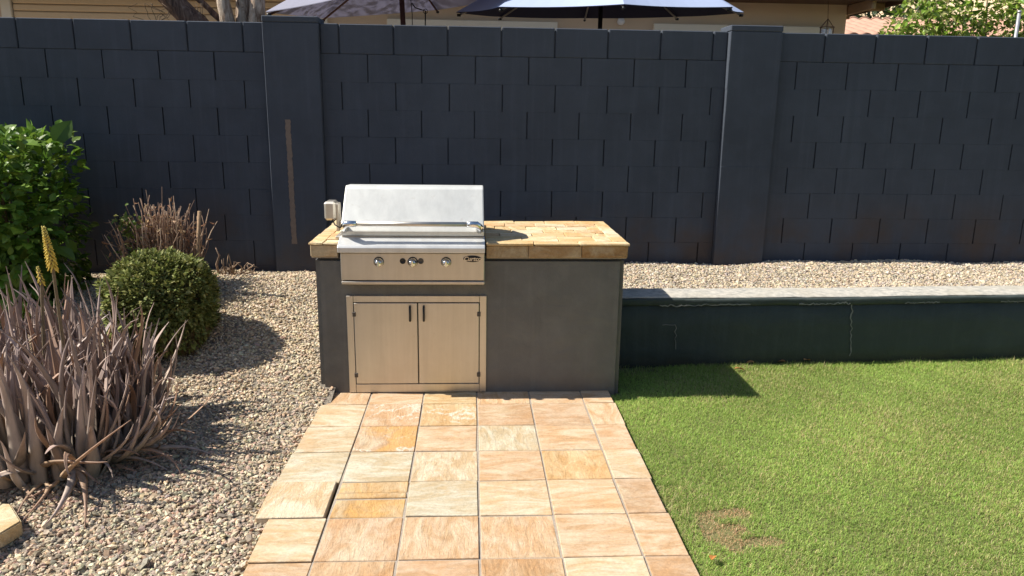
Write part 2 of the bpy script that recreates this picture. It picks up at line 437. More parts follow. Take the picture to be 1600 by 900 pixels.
edge = -.826 + .02*np.sin(9*Y); k = (X < edge) | (Y > 4.27); X, Y = X[k], Y[k]
tan_ = pick([(.60, .48, .32), (.68, .56, .39), (.50, .39, .26), (.54, .41, .27), (.43, .35, .26), (.68, .59, .45)], len(X))
gry = pick([(.48, .385, .31), (.36, .305, .25), (.55, .46, .37), (.42, .30, .235), (.25, .21, .175), (.60, .51, .41), (.38, .34, .295), (.50, .375, .285)], len(X), .16)
gry = gry*np.array([1.02, 1.0, .88])
w = (rng.random(len(X)) < smooth(3.3, 5.0, Y + rng.normal(0, .2, len(X))))[:, None]
stones('gravel', X, Y, zleft, .0160 + .004*smooth(3.6, 2.2, Y), np.where(w, tan_, gry), 'loose crushed gravel sloping up to the dark wall in the left bed', 'gravel')
N = 34000
X = .90 + 5.0*rng.random(N); Y = 5.02 + .93*rng.random(N)
k = (Y > 5.04+.045*(X-.9)); X, Y = X[k], Y[k]
stones('gravel', X, Y, zplant, .0155, pick([(.54, .44, .30), (.61, .51, .37), (.43, .35, .25), (.50, .39, .26), (.37, .32, .27), (.60, .53, .43)], len(X)), 'pale tan gravel filling the raised planter between low curb and block wall', 'gravel')

# ------------------------------------------------------------------ block wall
BW, BH, WY = .4064, .2032, 5.958
wall = empty('block_wall', (.4, 6.03, .3), 'tall dark navy painted concrete block wall with two pillars across the yard', 'wall')
ZT = 2.2408
def panel(x0, x1, xj):
    B = Boxes()
    for r in range(12):
        top = ZT - r*BH + (.014 if r == 0 else 0); bot = ZT-(r+1)*BH
        off = xj + (BW/2 if r % 2 else 0) + rng.normal(0, .006)
        i0 = math.floor((x0-off)/BW)
        for i in range(i0, i0+40):
            a, b_ = off+i*BW, off+(i+1)*BW
            if b_ <= x0+.01 or a >= x1-.01: continue
            ga = .0047+rng.normal(0, .0006)
            a2 = max(a+ga, x0); b2 = min(b_-ga, x1)
            if b2-a2 < .02: continue
            y = WY + rng.normal(0, .0007)
            B.add(a2, b2, y, 6.108+rng.normal(0, .001), bot+.0003, top-.0004+(rng.normal(0, .0007) if r == 0 else 0), .006 if r == 0 else .0005)
    B.add(x0+.003, x1-.003, WY+.017, 6.10, -.2, ZT-.012, .001)
    return B.build('wall_panel', M['wall'], wall)
panel(-9.0, -1.538, -3.336); panel(-1.125, 1.967, -.988); panel(2.377, 9.5, 2.739)
pillars = []
for (a, b_) in ((-1.535, -1.128), (1.970, 2.374)):
    B = Boxes()
    for r in range(12):
        top = ZT - r*BH + (.010 if r == 0 else 0)
        dy = rng.normal(0, .0008); dx = rng.normal(0, .0007)
        B.add(a+dx, b_+dx, 5.903+dy, 6.16+dy, ZT-(r+1)*BH-.012, top+(.012 if r else 0), .0045)
    p = B.build('pillar', M['wall'], wall); pillars.append(p)
    box('pillar_cap', M['wall'], p, a-.001, b_+.001, 5.901, 6.162, ZT+.0115, ZT+.056, c=.006)
tag(pillars[0], 'wall pillar with a faded bare strip down its face'); tag(pillars[1], 'wall pillar with one sunlit pale edge')
# unpainted strip where something was once fixed to the pillar
zs = np.linspace(.60, 1.553, 60); V = []
for z in zs:
    l, r__ = -1.403+rng.normal(0, .0022), -1.364+rng.normal(0, .0022)
    V += [(l, 5.9005, z), (r__, 5.9005, z), (l, 5.906, z), (r__, 5.906, z)]
Q = [q for i in range(59) for q in ([4*i, 4*i+1, 4*i+5, 4*i+4], [4*i+2, 4*i, 4*i+4, 4*i+6], [4*i+1, 4*i+3, 4*i+7, 4*i+5])] + [[1, 0, 2, 3], [236, 237, 239, 238]]
link('bare_strip', np_mesh('bare_strip', np.array(V), [np.array(Q)]), M['bare'], pillars[0])

# ------------------------------------------------------------------ low retaining wall on the right
ret = empty('retaining_wall', (2.5, 4.9, -.05), 'low dark green masonry curb with pale worn top along the lawn', 'low wall')
def retbody(name, m, x0, x1, prof, nx=90, wob=.003, z_w=.006):
    xs = np.linspace(x0, x1, nx); V = []
    for x in xs:
        fy = 4.735+.045*(x-1.1); dz = .003*math.sin(2.1*x)+.0012*math.sin(6.3*x+1)-.006*(x-1)*.4
        for (dy, z) in prof:
            V.append((x, fy+dy+wob*math.sin(9*x+z*20)*(1 if z > 0 else 0)+rng.normal(0, .0008), z+(dz+rng.normal(0, .0010) if z > .2 else 0)))
    k = len(prof); Q = [[i*k+j, (i+1)*k+j, (i+1)*k+(j+1) % k, i*k+(j+1) % k] for i in range(nx-1) for j in range(k)]
    cap = np.array([[j for j in range(k)][::-1], [(nx-1)*k+j for j in range(k)]])
    bm_ = np_mesh(name, np.array(V), [np.array(Q), cap]); o = link(name, bm_, m, ret, smooth=True)
    bm = bmesh.new(); bm.from_mesh(o.data); bmesh.ops.recalc_face_normals(bm, faces=bm.faces); bm.to_mesh(o.data); bm.free(); return o
retbody('wall_body', M['curb'], .915, 9.0, [(0, -.1), (0, .10), (.001, .25), (.000, .398), (.05, .404), (.20, .404), (.23, .37), (.23, -.1)])
def worn_top():
    m, nt, out = mat('worn_curb_top'); b = NB(nt); v = b.coord()
    n = b.noise(v, 22, 7, .7); n2 = b.noise(v, 3.5, 5)
    c = b.mix(b.ramp(n, [(.38, 0), (.6, 1)]), (.30, .295, .27), (.52, .49, .43))
    c = b.mix(b.math('MULTIPLY', b.ramp(n2, [(.4, 0), (.65, 1)]), .5), c, (.40, .36, .28))
    b.link(b.pbr(c, .85, 0, b.bump(n, .5, .006), .3), out.inputs[0]); return m
M['worn'] = worn_top()
retbody('wall_top', M['worn'], .913, 9.0, [(.004, .4505), (.008, .4565), (.03, .4605), (.14, .461), (.25, .4595), (.264, .452)], 140, .001)
retbody('wall_cap', M['curb'], .9135, 9.0, [(-.004, .4005), (-.011, .409), (-.012, .440), (-.006, .4495), (.006, .4498), (.266, .4498), (.266, .4005)], 140, .003)
def crack(pts, w, m=M['chalk']):
    P = np.array(pts, float); V = []; F = []
    for i, p in enumerate(P):
        t = P[min(i+1, len(P)-1)]-P[max(i-1, 0)]; t /= np.linalg.norm(t); nn = np.array([-t[2], 0, t[0]])*w*rng.uniform(.5, 1.4)
        V += [p+nn, p-nn, p+nn*.9+np.array([0, .004, 0]), p-nn*.9+np.array([0, .004, 0])]
    for i in range(len(P)-1):
        o = i*4; F += [[o, o+1, o+5, o+4], [o+2, o, o+4, o+6], [o+1, o+3, o+7, o+5]]
    link('crack', np_mesh('crack', np.array(V), [np.array(F)]), m, ret)
def fy(x): return 4.735+.045*(x-1.1)
def jag(a, b_, n, amp, off=-.0055):
    t = np.linspace(0, 1, n); x = a[0]+(b_[0]-a[0])*t + rng.normal(0, amp, n)*(abs(b_[1]-a[1]) > abs(b_[0]-a[0])); z = a[1]+(b_[1]-a[1])*t + rng.normal(0, amp, n)*(abs(b_[1]-a[1]) <= abs(b_[0]-a[0]))
    return [(xx, fy(xx)+off, zz) for xx, zz in zip(x, z)]
crack(jag((2.575, .398), (2.612, .03), 16, .006), .0035)
for a, b_, wd in ((1.24, 1.86, .0026), (2.20, 2.56, .0028), (2.95, 3.2, .0022), (3.65, 3.95, .0022)):
    crack(jag((a, .405), (b_, .407), 34, .0036, -.0145), wd*1.3)
crack(jag((1.36, .27), (1.372, .10), 8, .004), .002); crack(jag((1.27, .272), (1.36, .27), 5, .002), .0015)

# ------------------------------------------------------------------ sandstone path
xs = [-.836, -.586, -.275, .036, .347, .658, .838]
ys = [4.252, 4.057, 3.750, 3.443, 3.136, 2.829, 2.522, 2.215] + [2.215-.307*i for i in range(1, 34)]
TAN = (.52, .375, .24); CRM = (.55, .445, .305); GRY = (.50, .44, .32); PNK = (.49, .345, .22); ORG_ = (.52, .36, .19); BRN = (.44, .295, .17)
tint = [[TAN, TAN, (.50, .38, .22), TAN, TAN, TAN],
        [CRM, PNK, (.50, .36, .2), PNK, PNK, TAN],
        [CRM, PNK, TAN, GRY, TAN, PNK],
        [GRY, GRY, CRM, TAN, ORG_, CRM],
        [None, ORG_, GRY, CRM, TAN, PNK],
        [CRM, PNK, TAN, TAN, TAN, TAN],
        [TAN, BRN, PNK, BRN, CRM, PNK]]
B = Boxes(); B2 = Boxes()
for r in range(len(ys)-1):
    for c in range(6):
        t = tint[r][c] if r < len(tint) else random.choice([TAN, CRM, GRY, PNK, ORG_, TAN])
        if t is None: continue
        g = .0046; x0, x1, y1, y0 = xs[c]+g, xs[c+1]-g, ys[r]-g*.65, ys[r+1]+g*.65
        if c == 0: x0 += [.012, -.018, -.030, -.040, 0, .004, .008][r] if r < 7 else rng.normal(0, .012)
        if c == 5: x1 += rng.normal(0, .004)
        rv = rng.random(3)*np.array([.78, .84, 1])
        if (r, c) in ((1, 1), (1, 2), (2, 1)): rv[1] = .9
        if (r, c) == (2, 1): rv[0] = .95
        if (r, c) == (4, 1): rv[0] = .88
        t = tuple(np.array(t)*(1+rng.normal(0, .04)))
        z = rng.normal(0, .0012); dz = rng.normal(0, .0018)
        if (r, c) == (4, 1):   # slab broken across
            B.add(x0, x1, y0, y0+.150, -.045, z, .004, t, tuple(rv), .0016); B.add(x0, x1-.004, y0+.156, y0+.205, -.045, z+.002, .003, t, tuple(rv), .0016); B.add(x0+.003, x1, y0+.208, y1, -.045, z, .003, t, tuple(rv), .0016)
        else: B.add(x0, x1, y0, y1, -.045, z, .0022, t, tuple(rv), .0012)
path = B.build('path', M['stone']); path['kind'] = 'structure'
mo = Boxes().add(-.590, .832, -8, 4.25, -.06, -.0045, .002).build('path_bedding', M['mortar']); mo['kind'] = 'structure'
a_ = R(-2.5)
o = Boxes().add(-.884, -.606, 2.838, 3.140, -.037, .003, .003, CRM, (.3, .2, .8), .002).build('paving_slab', M['stone'])
tag(o, 'loose cream sandstone paving slab shifted out over the gravel', 'paving slab')
bm = bmesh.new()
pts = [(-1.778, 2.785), (-1.90, 2.925), (-2.20, 2.95), (-2.32, 2.70), (-2.16, 2.50), (-1.86, 2.52)]
vb = [bm.verts.new((x, y, -.03)) for x, y in pts]; vt = [bm.verts.new((x, y, .035)) for x, y in pts]
bm.faces.new(vb[::-1]); bm.faces.new(vt)
for i in range(6): bm.faces.new((vb[i], vb[(i+1) % 6], vt[(i+1) % 6], vt[i]))
bmesh.ops.recalc_face_normals(bm, faces=bm.faces)
bmesh.ops.bevel(bm, geom=list(bm.edges), offset=.006, segments=2, affect='EDGES')
me = bpy.data.meshes.new('stepping_stone'); bm.to_mesh(me); bm.free()
at = me.attributes.new('col', 'FLOAT_COLOR', 'POINT'); at.data.foreach_set('color', np.tile([.55, .45, .28, 1], len(me.vertices)).astype(np.float32))
at = me.attributes.new('rnd', 'FLOAT_COLOR', 'POINT'); at.data.foreach_set('color', np.tile([.3, .2, .4, 1], len(me.vertices)).astype(np.float32))
o = link('stepping_stone', me, M['stone'], loc=(-2.0, 2.75, 0)); tag(o, 'flat tan flagstone lying in the gravel below the aloe', 'stepping stone')

# ------------------------------------------------------------------ grill island
FYI = 4.245
isl = empty('grill_island', (0, 4.65, 0), 'grey stucco barbecue island with sandstone tile counter and steel cabinet doors', 'outdoor kitchen')
bm = bmesh.new(); bmesh.ops.create_cube(bm, size=1)
for v in bm.verts: v.co = ((v.co.x+.5)*1.783-.888, (v.co.y+.5)*.83+FYI, (v.co.z+.5)*.905-.08)
bmesh.ops.bevel(bm, geom=list(bm.edges), offset=.028, segments=4, affect='EDGES')
me = bpy.data.meshes.new('island_body'); bm.to_mesh(me); bm.free(); link('island_body', me, M['stucco'], isl)
CT = .907
def cc(): return random.choice([(.56, .43, .24), (.62, .50, .31), (.52, .36, .2), (.58, .42, .22), (.60, .50, .34)])
B = Boxes(); g = .0022
def ctile(x0, x1, y0, y1, z1=CT, col=None):
    B.add(x0+g, x1-g, y0+g, y1-g, .8935, z1+rng.normal(0, .0012), .003, col or cc(), tuple(rng.random(3)*[.7, .6, 1]), .0013)
# right hand slab: front strip, running bond field, side border
XL, XR = .084, .914
for a, b_ in ((XL, .36), (.36, .62), (.62, XR)): ctile(a, b_, 4.212, 4.30)
rows = [(4.30, 4.47, .0), (4.47, 4.60, .11), (4.60, 4.73, .03), (4.73, 4.86, .13), (4.86, 4.99, .06)]
for y0, y1, off in rows:
    x = XL; first = True
    while x < XR-.10:
        nx_ = min(x + (.20 - (off if first else 0) if off else .215), XR-.085); first = False
        if XR-.085-nx_ < .05: nx_ = XR-.085
        ctile(x, nx_, y0, y1); x = nx_
        if x >= XR-.086: break
    ctile(XR-.085, XR, y0, y1)
for i in range(4): ctile(XL+i*.2075, XL+(i+1)*.2075, 4.99, 5.105)
# strip behind the grill and the small left slab
for i in range(3): ctile(-.745+i*.2763, -.745+(i+1)*.2763, 4.90, 5.105)
for a, b_ in ((4.212, 4.33), (4.33, 4.52), (4.52, 4.74), (4.74, 4.94), (4.94, 5.105)):
    ctile(-.912, -.83, a, b_); ctile(-.83, -.748, a, b_)
B.build('counter_top', M['stone'], isl)
# edge tiles facing front and sides
B = Boxes()
def etile(x0, x1, y0, y1, col): B.add(x0+.002, x1-.002, y0+.002, y1-.002, .824, .8905, .003, col, tuple(rng.random(3)*[.7, .5, 1]), .001)
BL = Boxes(); B_ = B; B = BL
etile(-.906, -.750, 4.222, 4.246, (.47, .37, .23))
B = B_
for a, b_, c in ((.086, .330, (.40, .31, .19)), (.330, .636, (.42, .30, .17)), (.636, .906, (.36, .22, .10))): etile(a, b_, 4.222, 4.246, c)
for i in range(4):
    y0 = 4.25+i*.212
    etile(.894, .908, y0, y0+.21, (.45, .34, .2))
    B = BL; etile(-.908, -.886, y0, y0+.21, (.5, .38, .22)); B = B_
B_.build('counter_edge', M['stone'], isl); BL.build('counter_edge', M['stone'], isl)
Boxes().add(.09, .900, 4.235, 5.095, .815, .8925, .001).add(-.900, -.752, 4.235, 5.095, .815, .8925, .001).add(-.742, .078, 4.905, 5.095, .815, .8925, .001).build('counter_bed', M['mortar'], isl)
# cabinet doors
DY = FYI-.012
fr = Boxes()
fr.add(-.716, -.677, DY, FYI+.004, .004, .594, .002).add(.051, .091, DY, FYI+.004, .004, .594, .002)
fr.add(-.676, .050, DY, FYI+.004, .556, .594, .002).add(-.676, .050, DY, FYI+.004, .004, .056, .002)
frame = fr.build('door_frame', M['steel_h'], isl)
box('door_shade_backing', M['gap_shade'], frame, -.677, .051, FYI-.003, FYI+.003, .05, .56, c=.0005)  # solid black backing, paints the shade seen through the door seams
for a, b_, hx, hs in ((-.6735, -.3105, -.351, -1), (-.3055, .0475, -.272, 1)):
    d = box('cabinet_door', M['steel'], isl, a, b_, DY-.004, FYI-.004, .060, .5525, c=.003)
    h = Tubes().add([(hx, DY-.004, .534), (hx, DY-.026, .530), (hx+.001, DY-.028, .49), (hx, DY-.026, .451), (hx, DY-.004, .447)], [.006, .0062, .0062, .0062, .006], 10)
    h.build('handle', M['black'], d)
    ex = a+.001 if hs < 0 else b_-.001
    for z in (.486, .115):
        t = Boxes().add(ex-.010, ex+.010, DY-.010, DY-.003, z-.013, z+.013, .002); t.build('hinge', M['rubber'], d)

# ------------------------------------------------------------------ grill
gr = empty('barbecue_grill', (-.33, 4.5, .82), 'stainless steel built-in gas barbecue with closed lid set in the island', 'grill')
GX0, GX1 = -.738, .078
box('control_panel', M['steel_h'], gr, GX0+.006, GX1-.001, 4.188, 4.262, .6945, .853, c=.004)
box('panel_lip', M['steel_h'], gr, GX0+.008, GX1, 4.183, 4.26, .673, .6905, c=.003)
box('panel_shade_backing', M['gap_shade'], gr, GX0+.01, GX1-.006, 4.20, 4.255, .688, .866, c=.001)  # solid black filler, paints the shadow lines above and below the panel
prism('front_ledge', M['steel_ledge'], gr, [(4.166, .8585), (4.166, .886), (4.176, .900), (4.262, .935), (4.30, .935), (4.30, .8585)], GX0-.006, GX1+.001, .003)
box('firebox', M['steel'], gr, GX0+.004, GX1-.003, 4.255, 4.895, .80, .938, c=.003)
lid = prism('lid', M['steel_lid'], gr, [(4.252, .9405), (4.246, .967), (4.392, 1.196), (4.416, 1.209), (4.55, 1.203), (4.70, 1.12), (4.80, .9405)], GX0+.002, GX1-.002, .007, 2)
# chamfer the lid's top corner pieces
for v in lid.data.vertices:
    w_ = v.co + ORG['barbecue_grill']
    if w_.z > 1.15: v.co.x += .012 if w_.x < -.5 else (-.004 if w_.x > 0 else 0)
def lidp(t, off=.0):   # point on the front slope
    y, z = 4.246+(4.392-4.246)*t, .967+(1.196-.967)*t; nrm = np.array([-.229, -.0]); n = np.array([-.843, .538]); return y+n[0]*off, z+n[1]*off
hy, hz = lidp(.07, .062)
hb = Tubes().add([(-.655, hy, hz), (-.01, hy, hz)], .0135, 16); hb.build('handle', M['steel_h'], lid)
for x0, sx in ((-.712, 1), (.050, -1)):
    y0, z0 = lidp(.06, -.004); T = Tubes()
    T.add([(x0, y0, z0), (x0, y0-.018, z0+.010), (x0+.004*sx, y0-.036, z0+.021), (x0+.020*sx, hy-.004, hz), (x0+.045*sx, hy, hz), (x0+.072*sx, hy, hz)], [.024, .0225, .021, .020, .0185, .0165], 14)
    T.build('handle_bracket', M['chrome'], lid)
for kx in (-.518, -.328, -.140):
    kb = lathe('knob', M['chrome'], gr, (kx, 4.189, .800), (0, -1, 0), [(-.002, .0265), (.004, .0265), (.006, .022), (.016, .0195), (.030, .0175), (.034, .0150)], 24)
    box('knob_grip', M['chrome'], kb, kx-.0055, kx+.0055, 4.142, 4.160, .782, .818, c=.003)
    lathe('bezel', M['black'], kb, (kx, 4.1885, .8035), (0, -1, 0), [(-.001, .0295), (.0015, .0295), (.0016, .027)], 24)
for bx, mm in ((-.384, 'black'), (-.283, 'rubber')):
    lathe('ignition_button', M[mm], gr, (bx, 4.189, .808), (0, -1, 0), [(-.001, .0165), (.004, .0165), (.0055, .0145), (.0058, .010), (.004, .0085)], 20)
bd = lathe('badge', M['black'], gr, (.008, 4.189, .8225), (0, -1, 0), [(-.001, .0195), (.0022, .0195), (.003, .0185)], 36, sx=2.65)
lathe('badge_rim', M['letter'], bd, (.008, 4.1885, .8225), (0, -1, 0), [(-.0005, .0208), (.0012, .0208), (.0013, .0204)], 36, sx=2.62)
fc = bpy.data.curves.new('lettering', 'FONT'); fc.body = 'Curtco'; fc.size = .034; fc.extrude = .0006; fc.align_x = 'CENTER'; fc.align_y = 'CENTER'; fc.shear = .25; fc.offset = .0006
fo = bpy.data.objects.new('tmp_font', fc); COL.objects.link(fo)
bpy.context.view_layer.update()
me = bpy.data.meshes.new_from_object(fo.evaluated_get(bpy.context.evaluated_depsgraph_get())); bpy.data.objects.remove(fo)
me.name = 'lettering'; me.materials.clear()
me.transform(Matrix.Translation((.008, 4.1852, .8215)) @ Matrix.Rotation(R(90), 4, 'X'))
link('lettering', me, M['letter'], bd)
# rotisserie motor on its bracket at the left
mt = box('rotisserie_motor', M['steel'], gr, -.862, -.796, 4.45, 4.57, .998, 1.108, c=.012)
box('motor_cover', M['steel_h'], mt, -.852, -.806, 4.446, 4.452, 1.008, 1.098, c=.002)
br = Boxes().add(-.796, -.780, 4.47, 4.55, .93, 1.095, .003).add(-.780, -.748, 4.48, 4.54, .955, .990, .003).add(-.775, -.735, 4.30, 4.50, .915, .930, .003)
br.build('motor_bracket', M['steel'], mt)
Tubes().add([(-.815, 4.46, 1.0), (-.80, 4.44, .975), (-.775, 4.43, .962), (-.75, 4.44, .955)], .004, 8).build('power_lead', M['cord'], mt)

# ------------------------------------------------------------------ plants in the left bed
def shrub_leaves(n, fn, L, W, pal, up=.5, fold=.25, curl=.25, sd=.15, shape=(.75, 1.0, .55)):
    P, Nn = fn(n)
    D = unit(Nn + rng.normal(0, .55, (n, 3)) + np.array([0, 0, up*.2])); Np = unit(np.array([0, 0, 1.]) + Nn*up + rng.normal(0, .35, (n, 3)))
    return leaves(P, D, Np, *(lambda k_: (L*k_, W*k_*np.exp(rng.normal(0, .12, n))))(np.exp(rng.normal(0, .30, n))), pick(pal, n, sd), fold, curl, shape)

ls = empty('leafy_shrub', (-3.25, 5.28, .3), 'tall clipped shrub of big glossy green leaves at the wall, left edge', 'shrub')
def hedge(n):
    c = np.array([-3.40, 5.30, .86]); h = np.array([.58, .40, .60])
    u = rng.uniform(-1, 1, (n, 3)); ax_ = rng.choice(3, n, p=[.27, .40, .33]); u[np.arange(n), ax_] = np.sign(rng.normal(0, 1, n)); p = u/(np.abs(u)**10).sum(1)[:, None]**.1
    rr = 1-.55*rng.random(n)**1.9
    bump = 1+.04*np.sin(5*p[:, :1]*3+p[:, 2:]*7)+.035*np.sin(9*p[:, 1:2]+4*p[:, 2:])
    P = c + p*h*rr[:, None]*bump; P[:, 0] -= .10*smooth(.9, .35, P[:, 2])*0
    P[:, 2] = np.minimum(P[:, 2], 1.43 + rng.normal(0, .035, n)); return P, unit(p*np.array([.8, 1, 1.1]))
V, F, C = shrub_leaves(6500, hedge, .066, .021, [(.105, .20, .022), (.14, .25, .028), (.08, .16, .02), (.19, .30, .04), (.12, .19, .026)], .8, .18, .25)
link('foliage', np_mesh('foliage', V, F, C), M['leaf'], ls, smooth=False)
T = Tubes()
for i in range(26):
    a = rng.uniform(0, 6.28); r_ = rng.uniform(.05, .5); b0 = np.array([-3.3+.15*math.cos(a), 5.3+.1*math.sin(a), .25]); b1 = np.array([-3.3+r_*math.cos(a)*1.05, 5.3+r_*.7*math.sin(a), rng.uniform(.8, 1.46)])
    T.add([b0, (b0+b1)/2+rng.normal(0, .04, 3), b1], [.012, .008, .003], 6, (.13, .09, .05))
T.build('stem', M['stick'], ls)

def small_bush(name, ctr, rad, n, label):
    root = empty(name, (ctr[0], ctr[1], ctr[2]-rad[2]), label, 'shrub')
    c = np.array(ctr); rad = np.array(rad)
    def f(n):
        u = unit(rng.normal(0, 1, (n, 3))); p = u/(np.abs(u)**2.7).sum(1)[:, None]**(1/2.7)
        nt = 650; tu = unit(rng.normal(0, 1, (nt, 3))); th = rng.normal(0, .050, nt)   # tufts stand out or fall back
        idx = np.concatenate([(u[i:i+4000] @ tu.T).argmax(1) for i in range(0, n, 4000)])
        rr = 1 - .16*rng.random(n)**1.6 + th[idx]
        lump = 1+.03*np.sin(4*u[:, :1]*2+3*u[:, 2:])+.025*np.sin(7*u[:, 1:2]+2)
        P = c+p*rad*rr[:, None]*lump; return P, unit(u*.7+tu[idx]*.5)
    V, F, C = shrub_leaves(n, f, .024, .0060, [(.18, .205, .055), (.24, .26, .075), (.13, .155, .04), (.31, .31, .105)], .5, .2, .15, .14)
    low = smooth(.62, .12, (V[:, 2]-root.location[2])/(2*rad[2])); dry = (np.sin(C[:, 0]*900) > .2)[:, None]   # dead brown leaves low on the skirt
    C = np.where(dry & (low[:, None] > .75), np.array([.15, .105, .05]), C)
    link('foliage', np_mesh('foliage', V, F, C), M['smallleaf'], root)
    T = Tubes()
    for i in range(260):
        u = rng.normal(0, 1, 3); u /= np.linalg.norm(u); u[2] = u[2]*.9
        e = c+u*rad*.97; b0 = c+np.array([rng.normal(0, .03), rng.normal(0, .03), -rad[2]])
        T.add([b0, b0*.45+e*.55+rng.normal(0, .015, 3)+np.array([0, 0, -.02]), e], [.007, .005, .0018], 5, (.12, .085, .05))
    T.build('stem', M['stick'], root)
    # dense twiggy heart that keeps the far side from showing through
    bm = bmesh.new(); bmesh.ops.create_icosphere(bm, subdivisions=4, radius=1)
    for v in bm.verts:
        q = 1+.05*math.sin(9*v.co.x+5*v.co.z)+.05*math.sin(11*v.co.y+3*v.co.x)
        v.co = Vector((c[0]+v.co.x*rad[0]*.80*q, c[1]+v.co.y*rad[1]*.80*q, c[2]+v.co.z*rad[2]*.82*q))
    me = bpy.data.meshes.new('twig_mass'); bm.to_mesh(me); bm.free(); link('twig_mass', me, M['twigmass'], root, smooth=True)
M['twigmass'] = simple('dense_twigs', (.05, .045, .022), .95, 0, .5, 60, 1.0, 120)
small_bush('round_bush', (-1.945, 4.70, .425), (.300, .30, .305), 28000, 'small clipped round bush of fine olive green leaves on gravel')

ds = empty('dried_shrub', (-2.20, 5.38, .3), 'dead brown twiggy shrub with a few green leaves behind the round bush', 'shrub')
T = Tubes(); tips = []
for i in range(420):
    bx = rng.normal(0, .065); by = rng.normal(0, .05); lean = rng.normal(0, .10); ht = rng.uniform(.40, .70)*(.75+.25*rng.random())
    p0 = np.array([-2.18+bx, 5.38+by, .30]); top = np.array([-2.18+bx*1.6+lean*.75, 5.38+by*1.6+rng.normal(0, .09), .36+ht*(1-.5*abs(lean))])
    mid = (p0+top)/2+rng.normal(0, .025, 3)
    cc_ = np.array(random.choice([(.30, .19, .13), (.38, .25, .17), (.22, .14, .10), (.46, .33, .23)]))
    T.add([p0, p0*.6+mid*.4+rng.normal(0, .01, 3), mid, top*.7+mid*.3+rng.normal(0, .014, 3), top], [.0066, .006, .005, .004, .002], 5, cc_)
    tips.append((mid, top))
for (x, z, r_) in ((-2.24, 1.075, .003), (-2.13, 1.10, .003), (-2.30, .99, .004)): T.add([(-2.2, 5.36, .35), ((x-2.2)/2, 5.34, .7), (x, 5.33, z)], [.006, .004, r_*.5], 5, (.24, .16, .11))
T.add([(-1.925, 5.32, .34), (-1.915, 5.30, .62), (-1.875, 5.29, .935)], [.016, .015, .013], 7, (.33, .22, .13))
T.add([(-1.90, 5.33, .34), (-1.872, 5.31, .48), (-1.865, 5.31, .575)], [.013, .012, .011], 7, (.30, .2, .12))
T.build('stem', M['stick'], ds)
n = 900; tm = rng.integers(0, len(tips), n); tt = rng.random(n)[:, None]
P = np.array([tips[i][0] for i in tm])*(1-tt)+np.array([tips[i][1] for i in tm])*tt + rng.normal(0, .02, (n, 3))
V, F, C = leaves(P, unit(rng.normal(0, 1, (n, 3))+np.array([0, 0, -.5])), unit(rng.normal(0, 1, (n, 3))), rng.uniform(.025, .05, n), rng.uniform(.004, .010, n), pick([(.36, .20, .11), (.42, .26, .15), (.27, .15, .09), (.5, .36, .22)], n), .9, .8)
tag(link('foliage', np_mesh('foliage', V, F, C), M['dryleaf'], ds), 'curled withered brown leaves')
n = 190; P = np.array([-2.34, 5.25, .72])+rng.normal(0, 1, (n, 3))*np.array([.05, .05, .10]); P[:60] = np.array([-2.35, 5.22, .86])+rng.normal(0, 1, (60, 3))*np.array([.05, .04, .035]); P[60:100] = np.array([-2.31, 5.22, .58])+rng.normal(0, 1, (40, 3))*np.array([.03, .03, .05])
V, F, C = leaves(P, unit(rng.normal(0, 1, (n, 3))+np.array([-.3, -.3, .1])), unit(rng.normal(0, .6, (n, 3))+np.array([0, -.3, 1])), rng.uniform(.03, .05, n), rng.uniform(.009, .014, n), pick([(.14, .20, .035), (.20, .25, .05), (.09, .15, .02), (.26, .25, .08)], n), .3, .4)
tag(link('foliage', np_mesh('foliage', V, F, C), M['leaf'], ds), 'few living green leaves')
T = Tubes()
for i in range(7):
    a = np.array([-2.33, 5.25, .60+.05*i]); e = a+np.array([-.14+.03*rng.normal(), -.03, .03+.06*rng.normal()])
    T.add([a, (a+e)/2+rng.normal(0, .02, 3), e, e+np.array([-.01, 0, -.05])], [.003, .0028, .002, .0012], 5, (.2, .13, .09))
T.build('tendril', M['stick'], ds)

